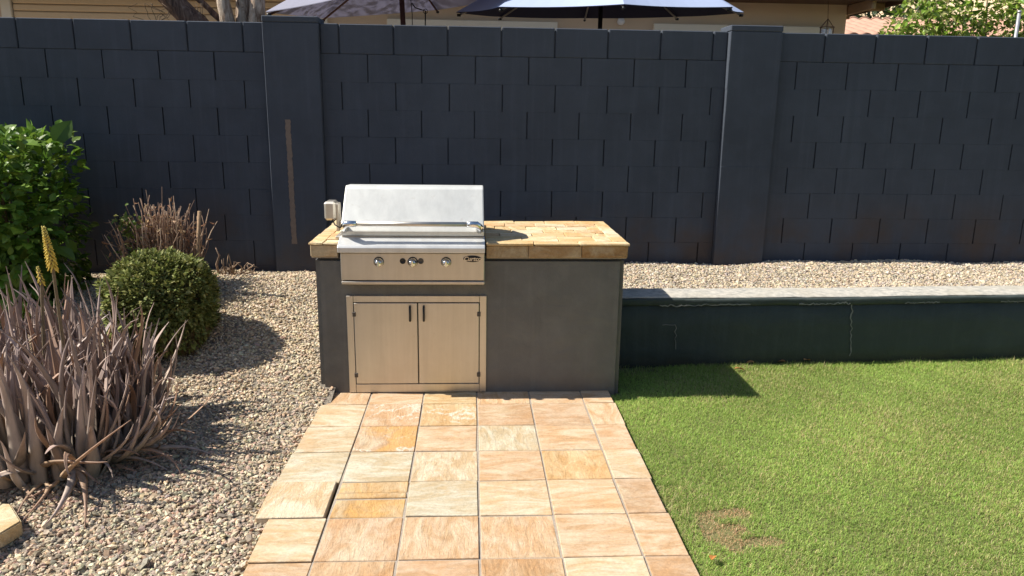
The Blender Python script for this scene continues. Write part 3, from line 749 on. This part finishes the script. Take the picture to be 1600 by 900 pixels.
# aloe clump
al = empty('aloe_clump', (-2.05, 3.55, 0), 'large clump of upright mauve brown aloe leaves with yellow flower stalks', 'aloe')
AV, AQ, AT, AC = [], [], [], []; an = 0
def aloe_leaf(base, az, lean, L, W, bend, side=0, palette=0, roll=0):
    curl = rng.normal(0, .6)
    """one channelled, tapering leaf: U section, curved along its length"""
    global an
    k = 13; t = np.linspace(0, 1, k)
    ang = np.clip(lean + bend*t**1.3 + curl*t**4, -2.4, 2.9)      # angle away from vertical
    ds_ = L/(k-1); r_ = np.concatenate([[0], np.cumsum(np.sin(ang[:-1])*ds_)]); z = np.concatenate([[0], np.cumsum(np.cos(ang[:-1])*ds_)])
    d = np.array([math.cos(az), math.sin(az), 0]); sd = np.array([-math.sin(az), math.cos(az), 0])
    drift = side*L*t**2
    Cn = np.array(base)+r_[:, None]*d+z[:, None]*np.array([0, 0, 1.])+drift[:, None]*sd
    Tn = np.gradient(Cn, axis=0); Tn /= np.linalg.norm(Tn, axis=1)[:, None]
    S = sd[None]-Tn*(Tn@sd)[:, None]; S /= np.linalg.norm(S, axis=1)[:, None]; Nn = np.cross(S, Tn)   # outward face
    Nn *= np.sign((Nn@d).sum()+1e-6)
    tw = roll*t; S, Nn = S*np.cos(tw)[:, None]+Nn*np.sin(tw)[:, None], Nn*np.cos(tw)[:, None]-S*np.sin(tw)[:, None]
    w = W*(1-t**1.25)**.85*(.86+.20*np.sin(np.pi*np.clip(t*2.2, 0, 1)))+.0012; th = w*.42+.001
    ring = [(-1, -.15), (-.55, .55), (0, .80), (.55, .55), (1, -.15), (.5, .02), (0, .10), (-.5, .02)]
    V = np.stack([Cn+(a*w)[:, None]*S+(b_*th)[:, None]*Nn*1.2 for a, b_ in ring], 1).reshape(-1, 3)
    AV.append(V); m = len(ring)
    for i in range(k-1):
        for j in range(m): AQ.append([an+i*m+j, an+i*m+(j+1) % m, an+(i+1)*m+(j+1) % m, an+(i+1)*m+j])
    an += k*m
    lo, hi = [((.36, .315, .24), (.36, .265, .225)), ((.46, .385, .30), (.43, .33, .28)), ((.28, .25, .19), (.26, .19, .165)), ((.38, .27, .17), (.31, .19, .13))][palette]
    f = np.clip(t*1.5-.10, 0, 1)[:, None]; c = (np.array(lo)*(1-f)+np.array(hi)*f)*rng.uniform(.85, 1.2)
    AC.append(np.repeat(c, m, 0))
ros = []
for gx, gy in ((-1.74, 3.52), (-1.78, 3.74), (-1.70, 3.72), (-1.92, 3.90), (-1.84, 3.36), (-2.00, 3.58), (-2.08, 3.80), (-2.10, 3.34), (-2.28, 3.52), (-2.24, 3.80), (-2.40, 3.34), (-2.50, 3.66), (-1.80, 3.88), (-2.16, 4.0), (-2.62, 3.45), (-2.42, 3.92), (-1.80, 3.30)):
    x, y = gx+rng.normal(0, .02), gy+rng.normal(0, .02)
    big = rng.uniform(.88, 1.1); ctr = Vector((x+2.05, y-3.60, 0))
    n = random.randint(22, 28)
    for i in range(n):
        az = i*2.39996+rng.uniform(0, .5); t = i/n
        out = max(0, (math.cos(az)*ctr.x+math.sin(az)*ctr.y))       # leaves on the clump's rim lean out more
        lean = .06+.46*t**1.2+.45*out*t+rng.normal(0, .05); L = big*(.59+.20*rng.random())*(1-.30*t**2)*(1.04-.36*float(smooth(-1.95, -1.62, x)))
        bend = rng.normal(-.30, .38)*(1 if rng.random() < .75 else -1.7)
        rr = .02+.035*t
        aloe_leaf((x+rr*math.cos(az), y+rr*math.sin(az), float(zleft(np.array(x), np.array(y)))+.0), az, lean, L, .021+.018*rng.random()+.008*t, bend, rng.normal(0, .13), random.choice([0, 0, 1, 2, 2, 3]), rng.normal(0, .6))
# broad pale leaves in front, low leaves curling outwards and up again
for x, y, az, lean, L, W, bend in ((-2.02, 3.22, -1.7, .10, .62, .044, -.15), (-2.13, 3.24, -1.9, .05, .68, .054, -.10), (-1.93, 3.19, -1.3, .0, .46, .036, .12), (-1.86, 3.22, -1.2, .12, .40, .032, .15), (-1.78, 3.27, -.9, .2, .46, .034, -.3), (-2.24, 3.20, -2.2, .15, .64, .052, -.2), (-2.34, 3.22, -1.6, -.05, .66, .050, .1), (-2.07, 3.16, -1.5, .35, .34, .036, -.7), (-1.97, 3.14, -1.9, .5, .30, .032, -.9), (-2.42, 3.18, -2.0, .2, .6, .05, -.2),
        (-1.74, 3.42, -.45, 1.0, .50, .030, -.55), (-1.80, 3.35, -.6, 1.1, .44, .028, -.3), (-1.70, 3.52, -.15, .8, .46, .026, -.5)):
    aloe_leaf((x, y, -.015), az, lean, L, W, bend, rng.normal(0, .08), 1, rng.normal(0, .2))
for i in range(46):
    az = rng.uniform(-2.9, .5); r0 = rng.uniform(.18, .36); x = -2.05+r0*math.cos(az)*1.35; y = 3.45+r0*math.sin(az)*.85
    aloe_leaf((x, y, .01+rng.uniform(0, .03)), az+rng.normal(0, .35), rng.uniform(.95, 1.45), rng.uniform(.24, .50), rng.uniform(.012, .028), rng.choice([-1.7, -1.1, -.6, .5, 1.1]), rng.normal(0, .25), random.choice([0, 1, 3, 3]), rng.normal(0, .8))
for i in range(14):   # dead straps lying on the gravel
    az = rng.uniform(-2.6, .3); x = -2.05+.36*math.cos(az)*1.25; y = 3.47+.36*math.sin(az)
    aloe_leaf((x, y, .015), az+rng.normal(0, .5), 1.45, rng.uniform(.15, .30), .010, rng.choice([-.5, .2, .25]), rng.normal(0, .4), 3, rng.normal(0, 1.2))
me = np_mesh('leaf', np.concatenate(AV), [np.array(AQ)], np.concatenate(AC)); link('leaf', me, M['aloe'], al, smooth=True)
def stalk(p0, p1, p2, h, r_, nfl, wid):
    st = Tubes().add([p0, (np.array(p0)+np.array(p1))/2+np.array([.008, 0, 0]), p1, p2], [.009, .008, .007, .004], 8, (.20, .15, .09)).build('flower_stalk', M['stick'], al)
    a = np.array(p1, float); b_ = np.array(p2, float); P = []; D = []; L = []; C = []
    for i in range(nfl):
        t = i/nfl; az = i*2.4; w = math.sin(math.pi*min(1, .28+.72*t))**.6 if t > 0 else 1
        P.append(a+(b_-a)*t); dz = -.75+1.9*t; D.append((math.cos(az), math.sin(az), dz)); L.append(wid*(1.05-.62*t)); C.append((.62, .47, .09) if t < .75 else (.55, .46, .12))
    T = Tubes()
    for p, d, l, c in zip(P, D, L, C):
        d = np.array(d)/np.linalg.norm(d); q = p+d*l*.5; e = q+d*l*.4+np.array([0, 0, -.35*l if d[2] < .3 else 0])
        T.add([p, q, e], [.0018, .0036, .0024], 6, c, 0, True, 1, (min(1, c[0]*1.15), c[1]*1.12, c[2]*1.1))
    T.build('flower_spike', M['petal'], st)
M['petal'] = attr_mat('yellow_petal', .6, 60, .2, .1)
stalk((-1.99, 3.60, .05), (-1.935, 3.52, .91), (-1.948, 3.51, 1.095), .2, .04, 110, .030)
stalk((-2.16, 3.66, .05), (-2.085, 3.68, .80), (-2.095, 3.68, .875), .1, .03, 30, .020)

# withered twig pile by the wall
T = Tubes()
for i in range(22):
    a = np.array([-1.80+rng.normal(0, .05), 5.72+rng.normal(0, .04), .405]); e = a+np.array([rng.normal(.03, .07), rng.normal(0, .04), abs(rng.normal(.04, .04))])
    T.add([a, (a+e)/2+rng.normal(0, .03, 3)+np.array([0, 0, .02]), e], [.006, .005, .002], 5, random.choice([(.33, .23, .16), (.26, .18, .12)]))
dp = empty('dead_plant', (-1.85, 5.72, .39), 'small dry brown stump of bare twigs at the wall foot, left of the island', 'dead plant')
T.build('stem', M['stick'], dp)
Tubes().add([(-1.93, 5.75, .38), (-1.94, 5.74, .47), (-1.91, 5.73, .54), (-1.93, 5.72, .60)], [.01, .009, .007, .004], 6, (.30, .21, .15)).build('stump', M['stick'], dp)

# ------------------------------------------------------------------ lawn
N = 520000
X = .845 + 4.6*rng.random(N); Y = 2.1 + 2.85*rng.random(N)
k = (X < .92*Y+.30) & (Y < 4.728+.045*(X-1.1)) & ~((X < .905) & (Y > 4.235)); X, Y = X[k], Y[k]; N = len(X)
lump = np.sin(3.1*X+2*Y)+np.sin(5.7*Y-3.3*X+.7)+.8*np.sin(9.1*X+6.3*Y)+.6*np.sin(17*X-13*Y)+.5*np.sin(31*X+23*Y+1)
def blob(x, y, cx, cy, rx, ry): return ((x-cx)/rx)**2+((y-cy)/ry)**2 + .35*np.sin(31*x+9*y)+.3*np.sin(47*y-15*x)+.2*np.sin(83*x+51*y)
dead = np.minimum(np.minimum(blob(X, Y, 1.035, 2.70, .10, .115), blob(X, Y, 1.13, 2.635, .10, .04)), blob(X, Y, 1.09, 2.845, .12, .04)) < 1
thin = ((Y > 4.55) & (X < 1.35) & (rng.random(N) < smooth(4.55, 4.70, Y)*smooth(1.5, 1.1, X)*.9)) | (dead & (rng.random(N) < .42))
X, Y, dead, lump = X[~thin], Y[~thin], dead[~thin], lump[~thin]; N = len(X)
az = rng.uniform(0, 2*np.pi, N); lean = np.clip(rng.normal(.95, .33, N), .1, 1.5); L = np.clip(rng.normal(.0185, .005, N), .009, .035)*(1+.10*lump)*(1+.5*smooth(4.58, 4.72, Y)); L[dead] *= .6; lean[dead] = np.clip(lean[dead]+.45, 0, 1.5)
d = np.stack([np.cos(az), np.sin(az), np.zeros(N)], 1); sd = np.stack([-np.sin(az), np.cos(az), np.zeros(N)], 1); up = np.array([0, 0, 1.])
W = (.0011*np.exp(rng.normal(0, .25, N)))[:, None]; P = np.stack([X, Y, np.full(N, -.0245)+.004*lump*.3], 1)
l1 = lean*.55; m1 = P+(d*np.sin(l1)[:, None]+up*np.cos(l1)[:, None])*L[:, None]*.55
l2 = lean*1.35; m2 = m1+(d*np.sin(l2)[:, None]+up*np.cos(l2)[:, None])*L[:, None]*.5
V = np.stack([P-sd*W, P+sd*W, m1+sd*W*.85, m1-sd*W*.85, m2], 1).reshape(-1, 3); o_ = np.arange(N)[:, None]*5
green = pick([(.33, .46, .10), (.40, .51, .125), (.26, .39, .082), (.47, .55, .16), (.35, .47, .11)], N, .14)
straw = pick([(.60, .52, .25), (.66, .56, .30), (.50, .45, .20)], N, .14)
green *= (1+.08*np.clip(np.sin(1.7*X+2.9*Y+1)+np.sin(4.3*X-3.7*Y)+.6*np.sin(11*X+9*Y), -1.6, 1.6))[:, None]*np.array([.97, 1.0, .98])
C = np.where((rng.random(N) < np.clip(.12+.075*lump+.08*smooth(1.2, 2.4, X), .02, .5))[:, None], straw, green)
C[dead] = pick([(.56, .37, .20), (.46, .29, .15), (.64, .46, .27)], int(dead.sum()), .15)
me = np_mesh('lawn', V, [np.array([0, 1, 2, 3])[None]+o_, np.array([3, 2, 4])[None]+o_], np.repeat(C, 5, 0))
o = link('lawn', me, M['grass']); tag(o, 'short bright green turf lawn with straw flecks and one dead patch', 'grass', None, 'stuff')

# dropped leaves
M['fallen'] = leaf_mat('fallen_leaf', .7, .25, .2)
def fallen(x, y, z, az, L, col, label):
    n = 1; V, F, C = leaves(np.array([[x, y, z]]), np.array([[math.cos(az), math.sin(az), .12]]), np.array([[rng.normal(0, .2), rng.normal(0, .2), 1.]]), np.array([L]), np.array([L*.27]), np.array([col]), .45, .35)
    V = np.concatenate([V, V+np.array([0, 0, -.0012])]); Fs = [np.concatenate([f, f[:, ::-1]+11]) for f in F]
    o = link('fallen_leaf', np_mesh('fallen_leaf', V, Fs, np.concatenate([C, C])), M['fallen'], loc=(x, y, z)); tag(o, label, 'leaf', 'dry leaves dropped on the lawn')
fallen(1.73, 4.60, .012, .2, .075, (.50, .24, .09), 'orange dry leaf on the grass beyond the tip of the island shadow')
fallen(2.27, 4.765, .012, .5, .07, (.55, .30, .12), 'orange curled leaf against the curb foot near the pale crack')
fallen(2.14, 4.755, .006, 2.6, .06, (.42, .22, .09), 'brown dry leaf against the curb foot, middle one of the three')
fallen(1.92, 4.745, .006, 3.0, .06, (.45, .24, .10), 'brown dry leaf against the curb foot, nearest the island')
fallen(.905, 2.47, .010, 1.1, .05, (.55, .24, .07), 'small rusty leaf on the lawn beside the path edge')

# ------------------------------------------------------------------ beyond the wall: house
hs = empty('tan_house', (-2, 12, .34), 'tan stucco house with roller shutter behind the block wall', 'house')
Boxes().add(-12, 4.845, 10.0, 18, .3, 3.35, .02).build('wall', M['stuccohouse'], hs)
# roller shutter with ribs
sh = Boxes()
for i in range(26): sh.add(-5.55, -1.9, 9.955, 9.99, 1.0+i*.083, 1.0+i*.083+.076, .012)
sf = sh.build('roller_shutter', M['shutter'], hs)
for a, b_ in ((-5.68, -5.56), (-1.89, -1.78)): box('shutter_frame', M['trim'], sf, a, b_, 9.93, 10.01, .9, 3.3, c=.006)
for a, b_, z in ((-1.05, 1.09, 2.735), (2.32, 4.62, 2.742)):
    wf = Boxes().add(a, b_, 9.95, 10.005, z-.14, z, .006).add(a, a+.12, 9.955, 10.004, 1.3, z-.145, .006).add(b_-.12, b_, 9.955, 10.004, 1.3, z-.145, .006).build('window_frame', M['trim'], hs)
    box('pane', M['pane'] if 'pane' in M else M['black'], wf, a+.12, b_-.12, 9.975, 9.99, 1.3, z-.145, c=.001)
# roof with overhang on the right end
rf = Boxes().add(-12.5, 5.22, 9.36, 18.6, 3.02, 3.06, .004).build('roof', M['eavewood'], hs)
Boxes().add(5.20, 5.235, 9.345, 18.6, 2.965, 3.13, .004).add(-12.5, 5.199, 9.335, 9.359, 2.985, 3.13, .004).build('fascia', M['eavewood'], rf)
rt = Boxes()
for i in range(10): rt.add(4.86, 5.199, 9.75+i*.9, 9.84+i*.9, 2.93, 3.019, .006)
rt.add(4.848, 4.90, 9.40, 18.5, 2.90, 3.018, .006).build('rafter', M['rafter'], rf)
def corrug(name, m, parent, x0, x1, y0, y1, z0, z1, nb, along_x=True):
    nx = nb*8; ny = 12; V = []
    for j in range(ny+1):
        for i in range(nx+1):
            u = i/nx; v = j/ny; ph = (u*nb) % 1; h = .05*math.sin(math.pi*ph) ; st = .022*(1-(v*ny/2 % 1))
            V.append((x0+(x1-x0)*u, y0+(y1-y0)*v, z0+(z1-z0)*v+h+st))
    Q = [[j*(nx+1)+i, j*(nx+1)+i+1, (j+1)*(nx+1)+i+1, (j+1)*(nx+1)+i] for j in range(ny) for i in range(nx)]
    o = link(name, np_mesh(name, np.array(V), [np.array(Q)]), m, parent, smooth=True)
    md = o.modifiers.new('thick', 'SOLIDIFY'); md.thickness = .03; return o
corrug('roof_tile', M['rooftile'], rf, -12.5, 5.24, 9.3, 13.6, 3.10, 4.5, 76)
# small white lamp on the house wall
lathe('wall_lamp', M['glass_white'], hs, (1.90, 10.0, 2.76), (0, -1, 0), [(0, .05), (.03, .05), (.05, .042), (.07, .02)], 16)

hm = empty('unseen_house', (0, -8, 0), 'unseen tan stucco house behind the camera, added for reflections and sky shading', 'house')  # unseen house behind the camera, added for steel reflections and blocked sky light
Boxes().add(-14, 14, -14, -6.5, -.1, 3.3, .02).build('wall', M['stuccohouse'], hm)
Boxes().add(-14.5, 14.5, -14.5, -5.6, 3.3, 3.5, .01).build('roof', M['rooftile'], hm)
th = empty('tiled_house', (8.2, 15.5, .3), 'low neighbouring building with sunlit pink clay tile roof', 'house')
Boxes().add(7.0, 11.2, 14.3, 17.5, .3, 3.02, .02).build('wall', M['cream'], th)
corrug('roof', M['rooftile'], th, 6.80, 11.4, 13.95, 16.0, 3.03, 3.53, 19)
corrug('roof', M['rooftile'], th, 6.80, 11.4, 18.05, 16.0, 3.03, 3.53, 19)
Boxes().add(6.76, 6.795, 13.93, 16.0, 2.95, 3.04, .004, rot=[[1, 0, 0], [0, 1, 0], [0, .244, 1]]).build('fascia', M['trim'], th)
ch = empty('cream_house', (13.5, 19, .3), 'cream stucco house wall in sun at the far right', 'house')
Boxes().add(12.0, 20, 15.6, 26, .3, 5.2, .02).build('wall', M['cream'], ch)
Boxes().add(11.5, 20.5, 15.0, 26.5, 5.2, 5.5, .02).build('roof', M['rooftile'], ch)
# hanging lantern under the house eave
lz = 2.64; lc = (4.42, 9.62)
hl = empty('hanging_lantern', (lc[0], lc[1], 3.0), 'bronze wire lantern with pale glass hanging below the house eave', 'lantern')
T = Tubes().add([(lc[0]-.02, lc[1], 3.01), (lc[0]-.01, lc[1], 2.90), (lc[0], lc[1], 2.80)], .004, 6)
A = [i*math.pi/3 for i in range(6)]
for a in A:
    p = (lc[0]+.085*math.cos(a), lc[1]+.085*math.sin(a)); T.add([(lc[0], lc[1], 2.80), (p[0], p[1], 2.70), (p[0], p[1], 2.50)], .004, 6)
for z in (2.70, 2.51): T.add([(lc[0]+.085*math.cos(i*math.pi/9), lc[1]+.085*math.sin(i*math.pi/9), z) for i in range(19)], .005, 6)
T.build('wire_frame', M['bronze'], hl)
for i in range(5):
    a = i*1.2566; lathe('glass_tube', M['glass_white'], hl, (lc[0]+.05*math.cos(a), lc[1]+.05*math.sin(a), 2.52), (0, 0, 1), [(0, .017), (.15, .017), (.16, .012)], 10)
# thin metal pole on the right
pl = empty('metal_pole', (5.73, 8.0, .34), 'thin grey galvanised pole standing at the right end of the wall', 'pole')
Tubes().add([(5.73, 8.0, .3), (5.71, 8.0, 2.71)], .018, 10).build('shaft', M['galv'], pl)
lathe('pole_cap', M['galv'], pl, (5.71, 8.0, 2.705), (0, 0, 1), [(0, .021), (.015, .021), (.025, .010)], 12)

# ------------------------------------------------------------------ umbrellas
def umbrella(name, ctr, tx, ty, rot, RR, n, rise, mats, polemat, label, pole_r, ribmat, wrap):
    root = empty(name, (ctr[0], ctr[1], .34), label, 'umbrella')
    c = np.array(ctr); A = rot+np.arange(n)*2*np.pi/n
    rim = lambda a, r: np.array([c[0]+r*math.cos(a), c[1]+r*math.sin(a), c[2]+r*(tx*math.cos(a)+ty*math.sin(a))])
    nax = unit(np.array([[-tx, -ty, 1.]]))[0]; peak = c+nax*rise
    # panels: straight along ribs, sagging between them, rim edge cut in an arc
    V = [peak]; K = 8; S = 8
    for k_ in range(1, K+1):
        t = k_/K
        for i in range(n):
            for s in range(S):
                f = s/S; a0, a1 = rim(A[i], RR), rim(A[(i+1) % n], RR)
                e = a0*(1-f)+a1*f; mid = 4*f*(1-f)
                e = e+(c-e)*.035*mid
                p = peak*(1-t)+e*t; p = p + nax*(.055*math.sin(math.pi*t*.9))*1.0 - nax*.045*mid*t*(1.2-t)
                V.append(p)
    m = n*S; F3 = [[0, 1+j, 1+(j+1) % m] for j in range(m)]
    F4 = [[1+k_*m+j, 1+(k_+1)*m+j, 1+(k_+1)*m+(j+1) % m, 1+k_*m+(j+1) % m] for k_ in range(K-1) for j in range(m)]
    V = np.array(V); nv = len(V); V2 = V-nax*.006
    top3, top4 = np.array(F3), np.array(F4); lo3, lo4 = top3[:, ::-1]+nv, top4[:, ::-1]+nv
    e0 = 1+(K-1)*m; rimq = np.array([[e0+j, e0+nv+j, e0+nv+(j+1) % m, e0+(j+1) % m] for j in range(m)])
    me = np_mesh('canopy', np.concatenate([V, V2]), [top3, top4, lo3, lo4, rimq])
    cp = link('canopy', me, list(mats), root, smooth=False)
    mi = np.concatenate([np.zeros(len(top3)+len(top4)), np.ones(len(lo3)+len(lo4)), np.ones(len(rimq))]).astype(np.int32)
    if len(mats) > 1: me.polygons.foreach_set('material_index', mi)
    hubz = peak-nax*.06; run = peak-nax*(rise*.6)
    for a in A:
        e = rim(a, RR*.985)-nax*.012; mpt = hubz*.45+e*.55+nax*.018
        r_ = Tubes().add([hubz, mpt, e], [pole_r*.42]*3, 8).build('rib', M[ribmat], root)
        Tubes().add([run, mpt-nax*.012], pole_r*.34, 8).build('strut', M[ribmat], r_)
        Tubes().add([e-unit((e-c)[None])[0]*.02, e+unit((e-c)[None])[0]*.015], pole_r*.62, 8).build('rib_end', M['black'], r_)
    foot = np.array([wrap[0], wrap[1], .34])
    Tubes().add([foot, foot*.4+c*.6, peak+nax*.04], pole_r, 14).build('pole', M[polemat], root)
    lathe('hub', M[polemat], root, tuple(run), tuple(nax), [(-.04, pole_r*1.9), (.03, pole_r*2.2), (.05, pole_r*1.5)], 16)
    lathe('finial', M[polemat], root, tuple(peak+nax*.02), tuple(nax), [(0, pole_r), (.03, pole_r*1.4), (.06, pole_r*.6)], 14)
    bs = lathe('base', M['pole_black'], root, (foot[0], foot[1], .34), (0, 0, 1), [(0, .30), (.05, .28), (.07, .06), (.30, pole_r*1.6)], 24)
    return root
u1 = umbrella('patio_umbrella', (-.609, 7.467, 2.594), .113, .052, 3.465, 1.25, 6, .42, [M['canvas_grey']], 'wood_dark', 'lavender grey canvas umbrella on a red brown wooden pole beyond the wall', .024, 'wood_dark', (-.60, 7.46))
u2 = umbrella('patio_umbrella', (1.227, 7.488, 2.545), .018, .076, 3.11, 1.367, 8, .58, [M['canvas_blue'], M['canvas_navy']], 'pole_black', 'navy canvas umbrella with top painted sunlit blue on a black pole beyond the wall', .021, 'rib_metal', (1.235, 7.49))
ck = Tubes().add([(-.55, 7.44, 2.60), (-.52, 7.44, 2.56), (-.47, 7.44, 2.545), (-.425, 7.44, 2.535), (-.43, 7.44, 2.30)], .006, 8)
ck.add([(-.425+.02*math.cos(i*.6), 7.435, 2.53+.02*math.sin(i*.6)) for i in range(11)], .004, 6); ck.build('crank_handle', M['cord'], u1)
Tubes().add([(-.565, 7.44, 2.7), (-.548, 7.44, 2.5), (-.552, 7.44, 2.2)], .004, 6).build('pull_cord', M['cord'], u1)

# ------------------------------------------------------------------ trees beyond the wall
tr = empty('peeling_tree', (-2.0, 7.25, .34), 'pale peeling bark tree with a leaning dark limb behind the wall', 'tree')
T = Tubes()
def wob(p, q, k, a, r0, r1):
    t = np.linspace(0, 1, k)[:, None]; P = np.array(p)*(1-t)+np.array(q)*t + rng.normal(0, a, (k, 3)); return P, np.linspace(r0, r1, k)
for p, q, r0, r1, a in (((-1.98, 7.25, .3), (-2.06, 7.22, 2.05), .17, .13, .01), ((-2.12, 7.2, 1.8), (-2.21, 7.2, 2.75), .075, .050, .005), ((-2.21, 7.2, 2.75), (-2.3, 7.7, 4.5), .060, .03, .03),
        ((-2.05, 7.27, 1.8), (-2.05, 7.30, 2.7), .09, .055, .005), ((-2.05, 7.30, 2.7), (-1.9, 8.0, 4.8), .055, .04, .03), ((-1.97, 7.2, 1.8), (-1.88, 7.2, 2.75), .085, .055, .006), ((-1.86, 7.2, 2.75), (-1.5, 7.9, 4.6), .06, .025, .03)):
    P, rr = wob(p, q, 12, a, r0, r1); T.add(P, rr, 18, jit=.10)
T.build('trunk', M['bark'], tr)
T = Tubes(); P, rr = wob((-2.08, 7.3, 1.95), (-2.74, 7.15, 2.66), 10, .008, .115, .085); T.add(P, rr, 16, jit=.09)
P, rr = wob((-2.74, 7.15, 2.66), (-3.6, 7.8, 4.2), 8, .03, .085, .03); T.add(P, rr, 14, jit=.08)
P, rr = wob((-2.20, 7.3, 2.36), (-2.50, 7.3, 2.62), 6, .008, .03, .022); T.add(P, rr, 10, jit=.15); P, rr = wob((-2.50, 7.3, 2.62), (-2.75, 7.3, 3.3), 6, .02, .022, .01); T.add(P, rr, 10, jit=.1)
T.build('limb', M['bark_dark'], tr)
def crown(cs, n):
    cs = np.array(cs); i = rng.integers(0, len(cs), n); u = unit(rng.normal(0, 1, (n, 3))); r_ = rng.random(n)**.45
    P = cs[i, :3]+u*cs[i, 3:]*r_[:, None]; return P, u
V, F, C = shrub_leaves(2600, lambda n: crown([(-2.2, 7.9, 4.7, .8), (-1.5, 8.0, 4.8, .8), (-3.5, 7.9, 4.4, .7), (-2.0, 8.3, 5.3, .9), (-2.9, 8.2, 5.2, .7)], n), .075, .018, [(.06, .10, .025), (.08, .12, .03), (.05, .085, .02)], .3)
link('crown', np_mesh('crown', V, F, C), M['leaf'], tr)
T = Tubes()
for i in range(9):
    a = np.array([-2.74+rng.normal(0, .04), 7.1, 2.33]); P = [a]
    for j in range(5): P.append(P[-1]+np.array([rng.normal(0, .05), rng.normal(0, .02), .035]))
    T.add(P, .0025, 5, (.13, .09, .06))
for i in range(4):
    a = np.array([-2.38+rng.normal(0, .03), 7.2, 2.33]); T.add([a, a+np.array([rng.normal(0, .02), 0, .1]), a+np.array([rng.normal(0, .04), 0, .2])], .003, 5, (.13, .09, .06))
T.build('stem', M['stick'], tr)

cit = empty('citrus_tree', (6.0, 8.9, .34), 'bright green leafy citrus tree rising over the right end of the wall', 'tree')
cl = [(4.78, 8.6, 2.40, .26), (5.05, 8.6, 2.62, .36), (5.35, 8.7, 2.35, .4), (5.5, 8.6, 2.75, .40), (5.9, 8.7, 2.5, .45), (6.2, 8.6, 2.8, .42), (6.5, 8.7, 2.45, .42), (6.9, 8.8, 2.6, .5), (5.3, 8.9, 3.0, .4), (6.0, 9.0, 3.1, .5), (6.6, 9.0, 3.0, .4), (5.6, 8.8, 2.0, .5), (6.4, 8.8, 1.9, .6), (7.4, 8.9, 2.2, .5)]
V, F, C = shrub_leaves(5200, lambda n: crown(cl, n), .068, .0185, [(.17, .27, .03), (.23, .33, .045), (.13, .21, .025), (.28, .36, .06), (.40, .40, .15)], .5, .3, .3, .2)
link('crown', np_mesh('crown', V, F, C), M['leaf'], cit)
T = Tubes(); T.add([(6.0, 8.9, .3), (6.02, 8.9, .9), (5.98, 8.88, 1.4)], [.09, .075, .06], 10, (.2, .15, .1))
for c_ in cl: T.add([(5.98, 8.88, 1.35), ((5.98+c_[0])/2, 8.85, (1.4+c_[2])/2-.1), c_[:3]], [.035, .022, .008], 6, (.2, .15, .1))
T.build('trunk', M['stick'], cit)
dk = empty('dark_evergreen_tree', (9.3, 20.5, .3), 'dark green dense tree far behind the citrus tree', 'tree')
V, F, C = shrub_leaves(5000, lambda n: crown([(8.6, 20.5, 3.4, 1.3), (9.6, 20.6, 4.0, 1.3), (10.8, 20.5, 3.6, 1.3), (9.9, 20.8, 2.4, 1.4), (12, 21, 4.4, 1.6), (8.7, 20.6, 4.6, 1.1)], n), .17, .05, [(.03, .06, .02), (.045, .075, .025), (.025, .045, .016)], .3)
link('crown', np_mesh('crown', V, F, C), M['leaf'], dk)
Tubes().add([(9.4, 20.6, .2), (9.45, 20.6, 2.0), (9.4, 20.6, 3.8)], [.2, .16, .08], 10, (.14, .1, .07)).build('trunk', M['stick'], dk)

# ------------------------------------------------------------------ light, sky, camera
d = Vector((.82, -.036, -.90)).normalized()
sun = bpy.data.lights.new('sun', 'SUN'); sun.energy = 5.0; sun.angle = R(.53); sun.color = (1, .95, .86)
so = bpy.data.objects.new('sun', sun); COL.objects.link(so); so.rotation_euler = d.to_track_quat('-Z', 'Y').to_euler(); so.location = (-8, 3, 10)
W = bpy.data.worlds.new('World'); scn.world = W; W.use_nodes = True; nt = W.node_tree
bg = nt.nodes['Background']; sky = nt.nodes.new('ShaderNodeTexSky'); sky.sky_type = 'NISHITA'; sky.sun_disc = False
sky.sun_elevation = math.asin(-d.z); sky.sun_rotation = math.atan2(-d.x, -d.y); sky.air_density = 1; sky.dust_density = .7; sky.ozone_density = 1
nt.links.new(sky.outputs[0], bg.inputs[0]); bg.inputs[1].default_value = .08

F_PX, H = 1174.44, 1.6451
f = Vector((0.05463824, 0.97159965, -0.23023636)); r_ = Vector((0.99850574, -0.05294125, 0.01354649)); u_ = Vector((-9.72768e-04, .230632480, .973040448))
cam = bpy.data.cameras.new('camera'); co = bpy.data.objects.new('camera', cam); COL.objects.link(co)
cam.sensor_width = 36; cam.sensor_fit = 'HORIZONTAL'; cam.lens = 36*F_PX/1600; cam.clip_start = .05; cam.clip_end = 500
m = Matrix(((r_.x, u_.x, -f.x, 0), (r_.y, u_.y, -f.y, 0), (r_.z, u_.z, -f.z, H), (0, 0, 0, 1))); co.matrix_world = m
scn.camera = co
scn.view_settings.view_transform = 'Standard'; scn.view_settings.look = 'None'; scn.view_settings.exposure = .70; scn.view_settings.gamma = 1
scn.cycles.use_denoising = True; scn.cycles.max_bounces = 8; scn.cycles.diffuse_bounces = 4; scn.cycles.glossy_bounces = 4; scn.cycles.transmission_bounces = 4
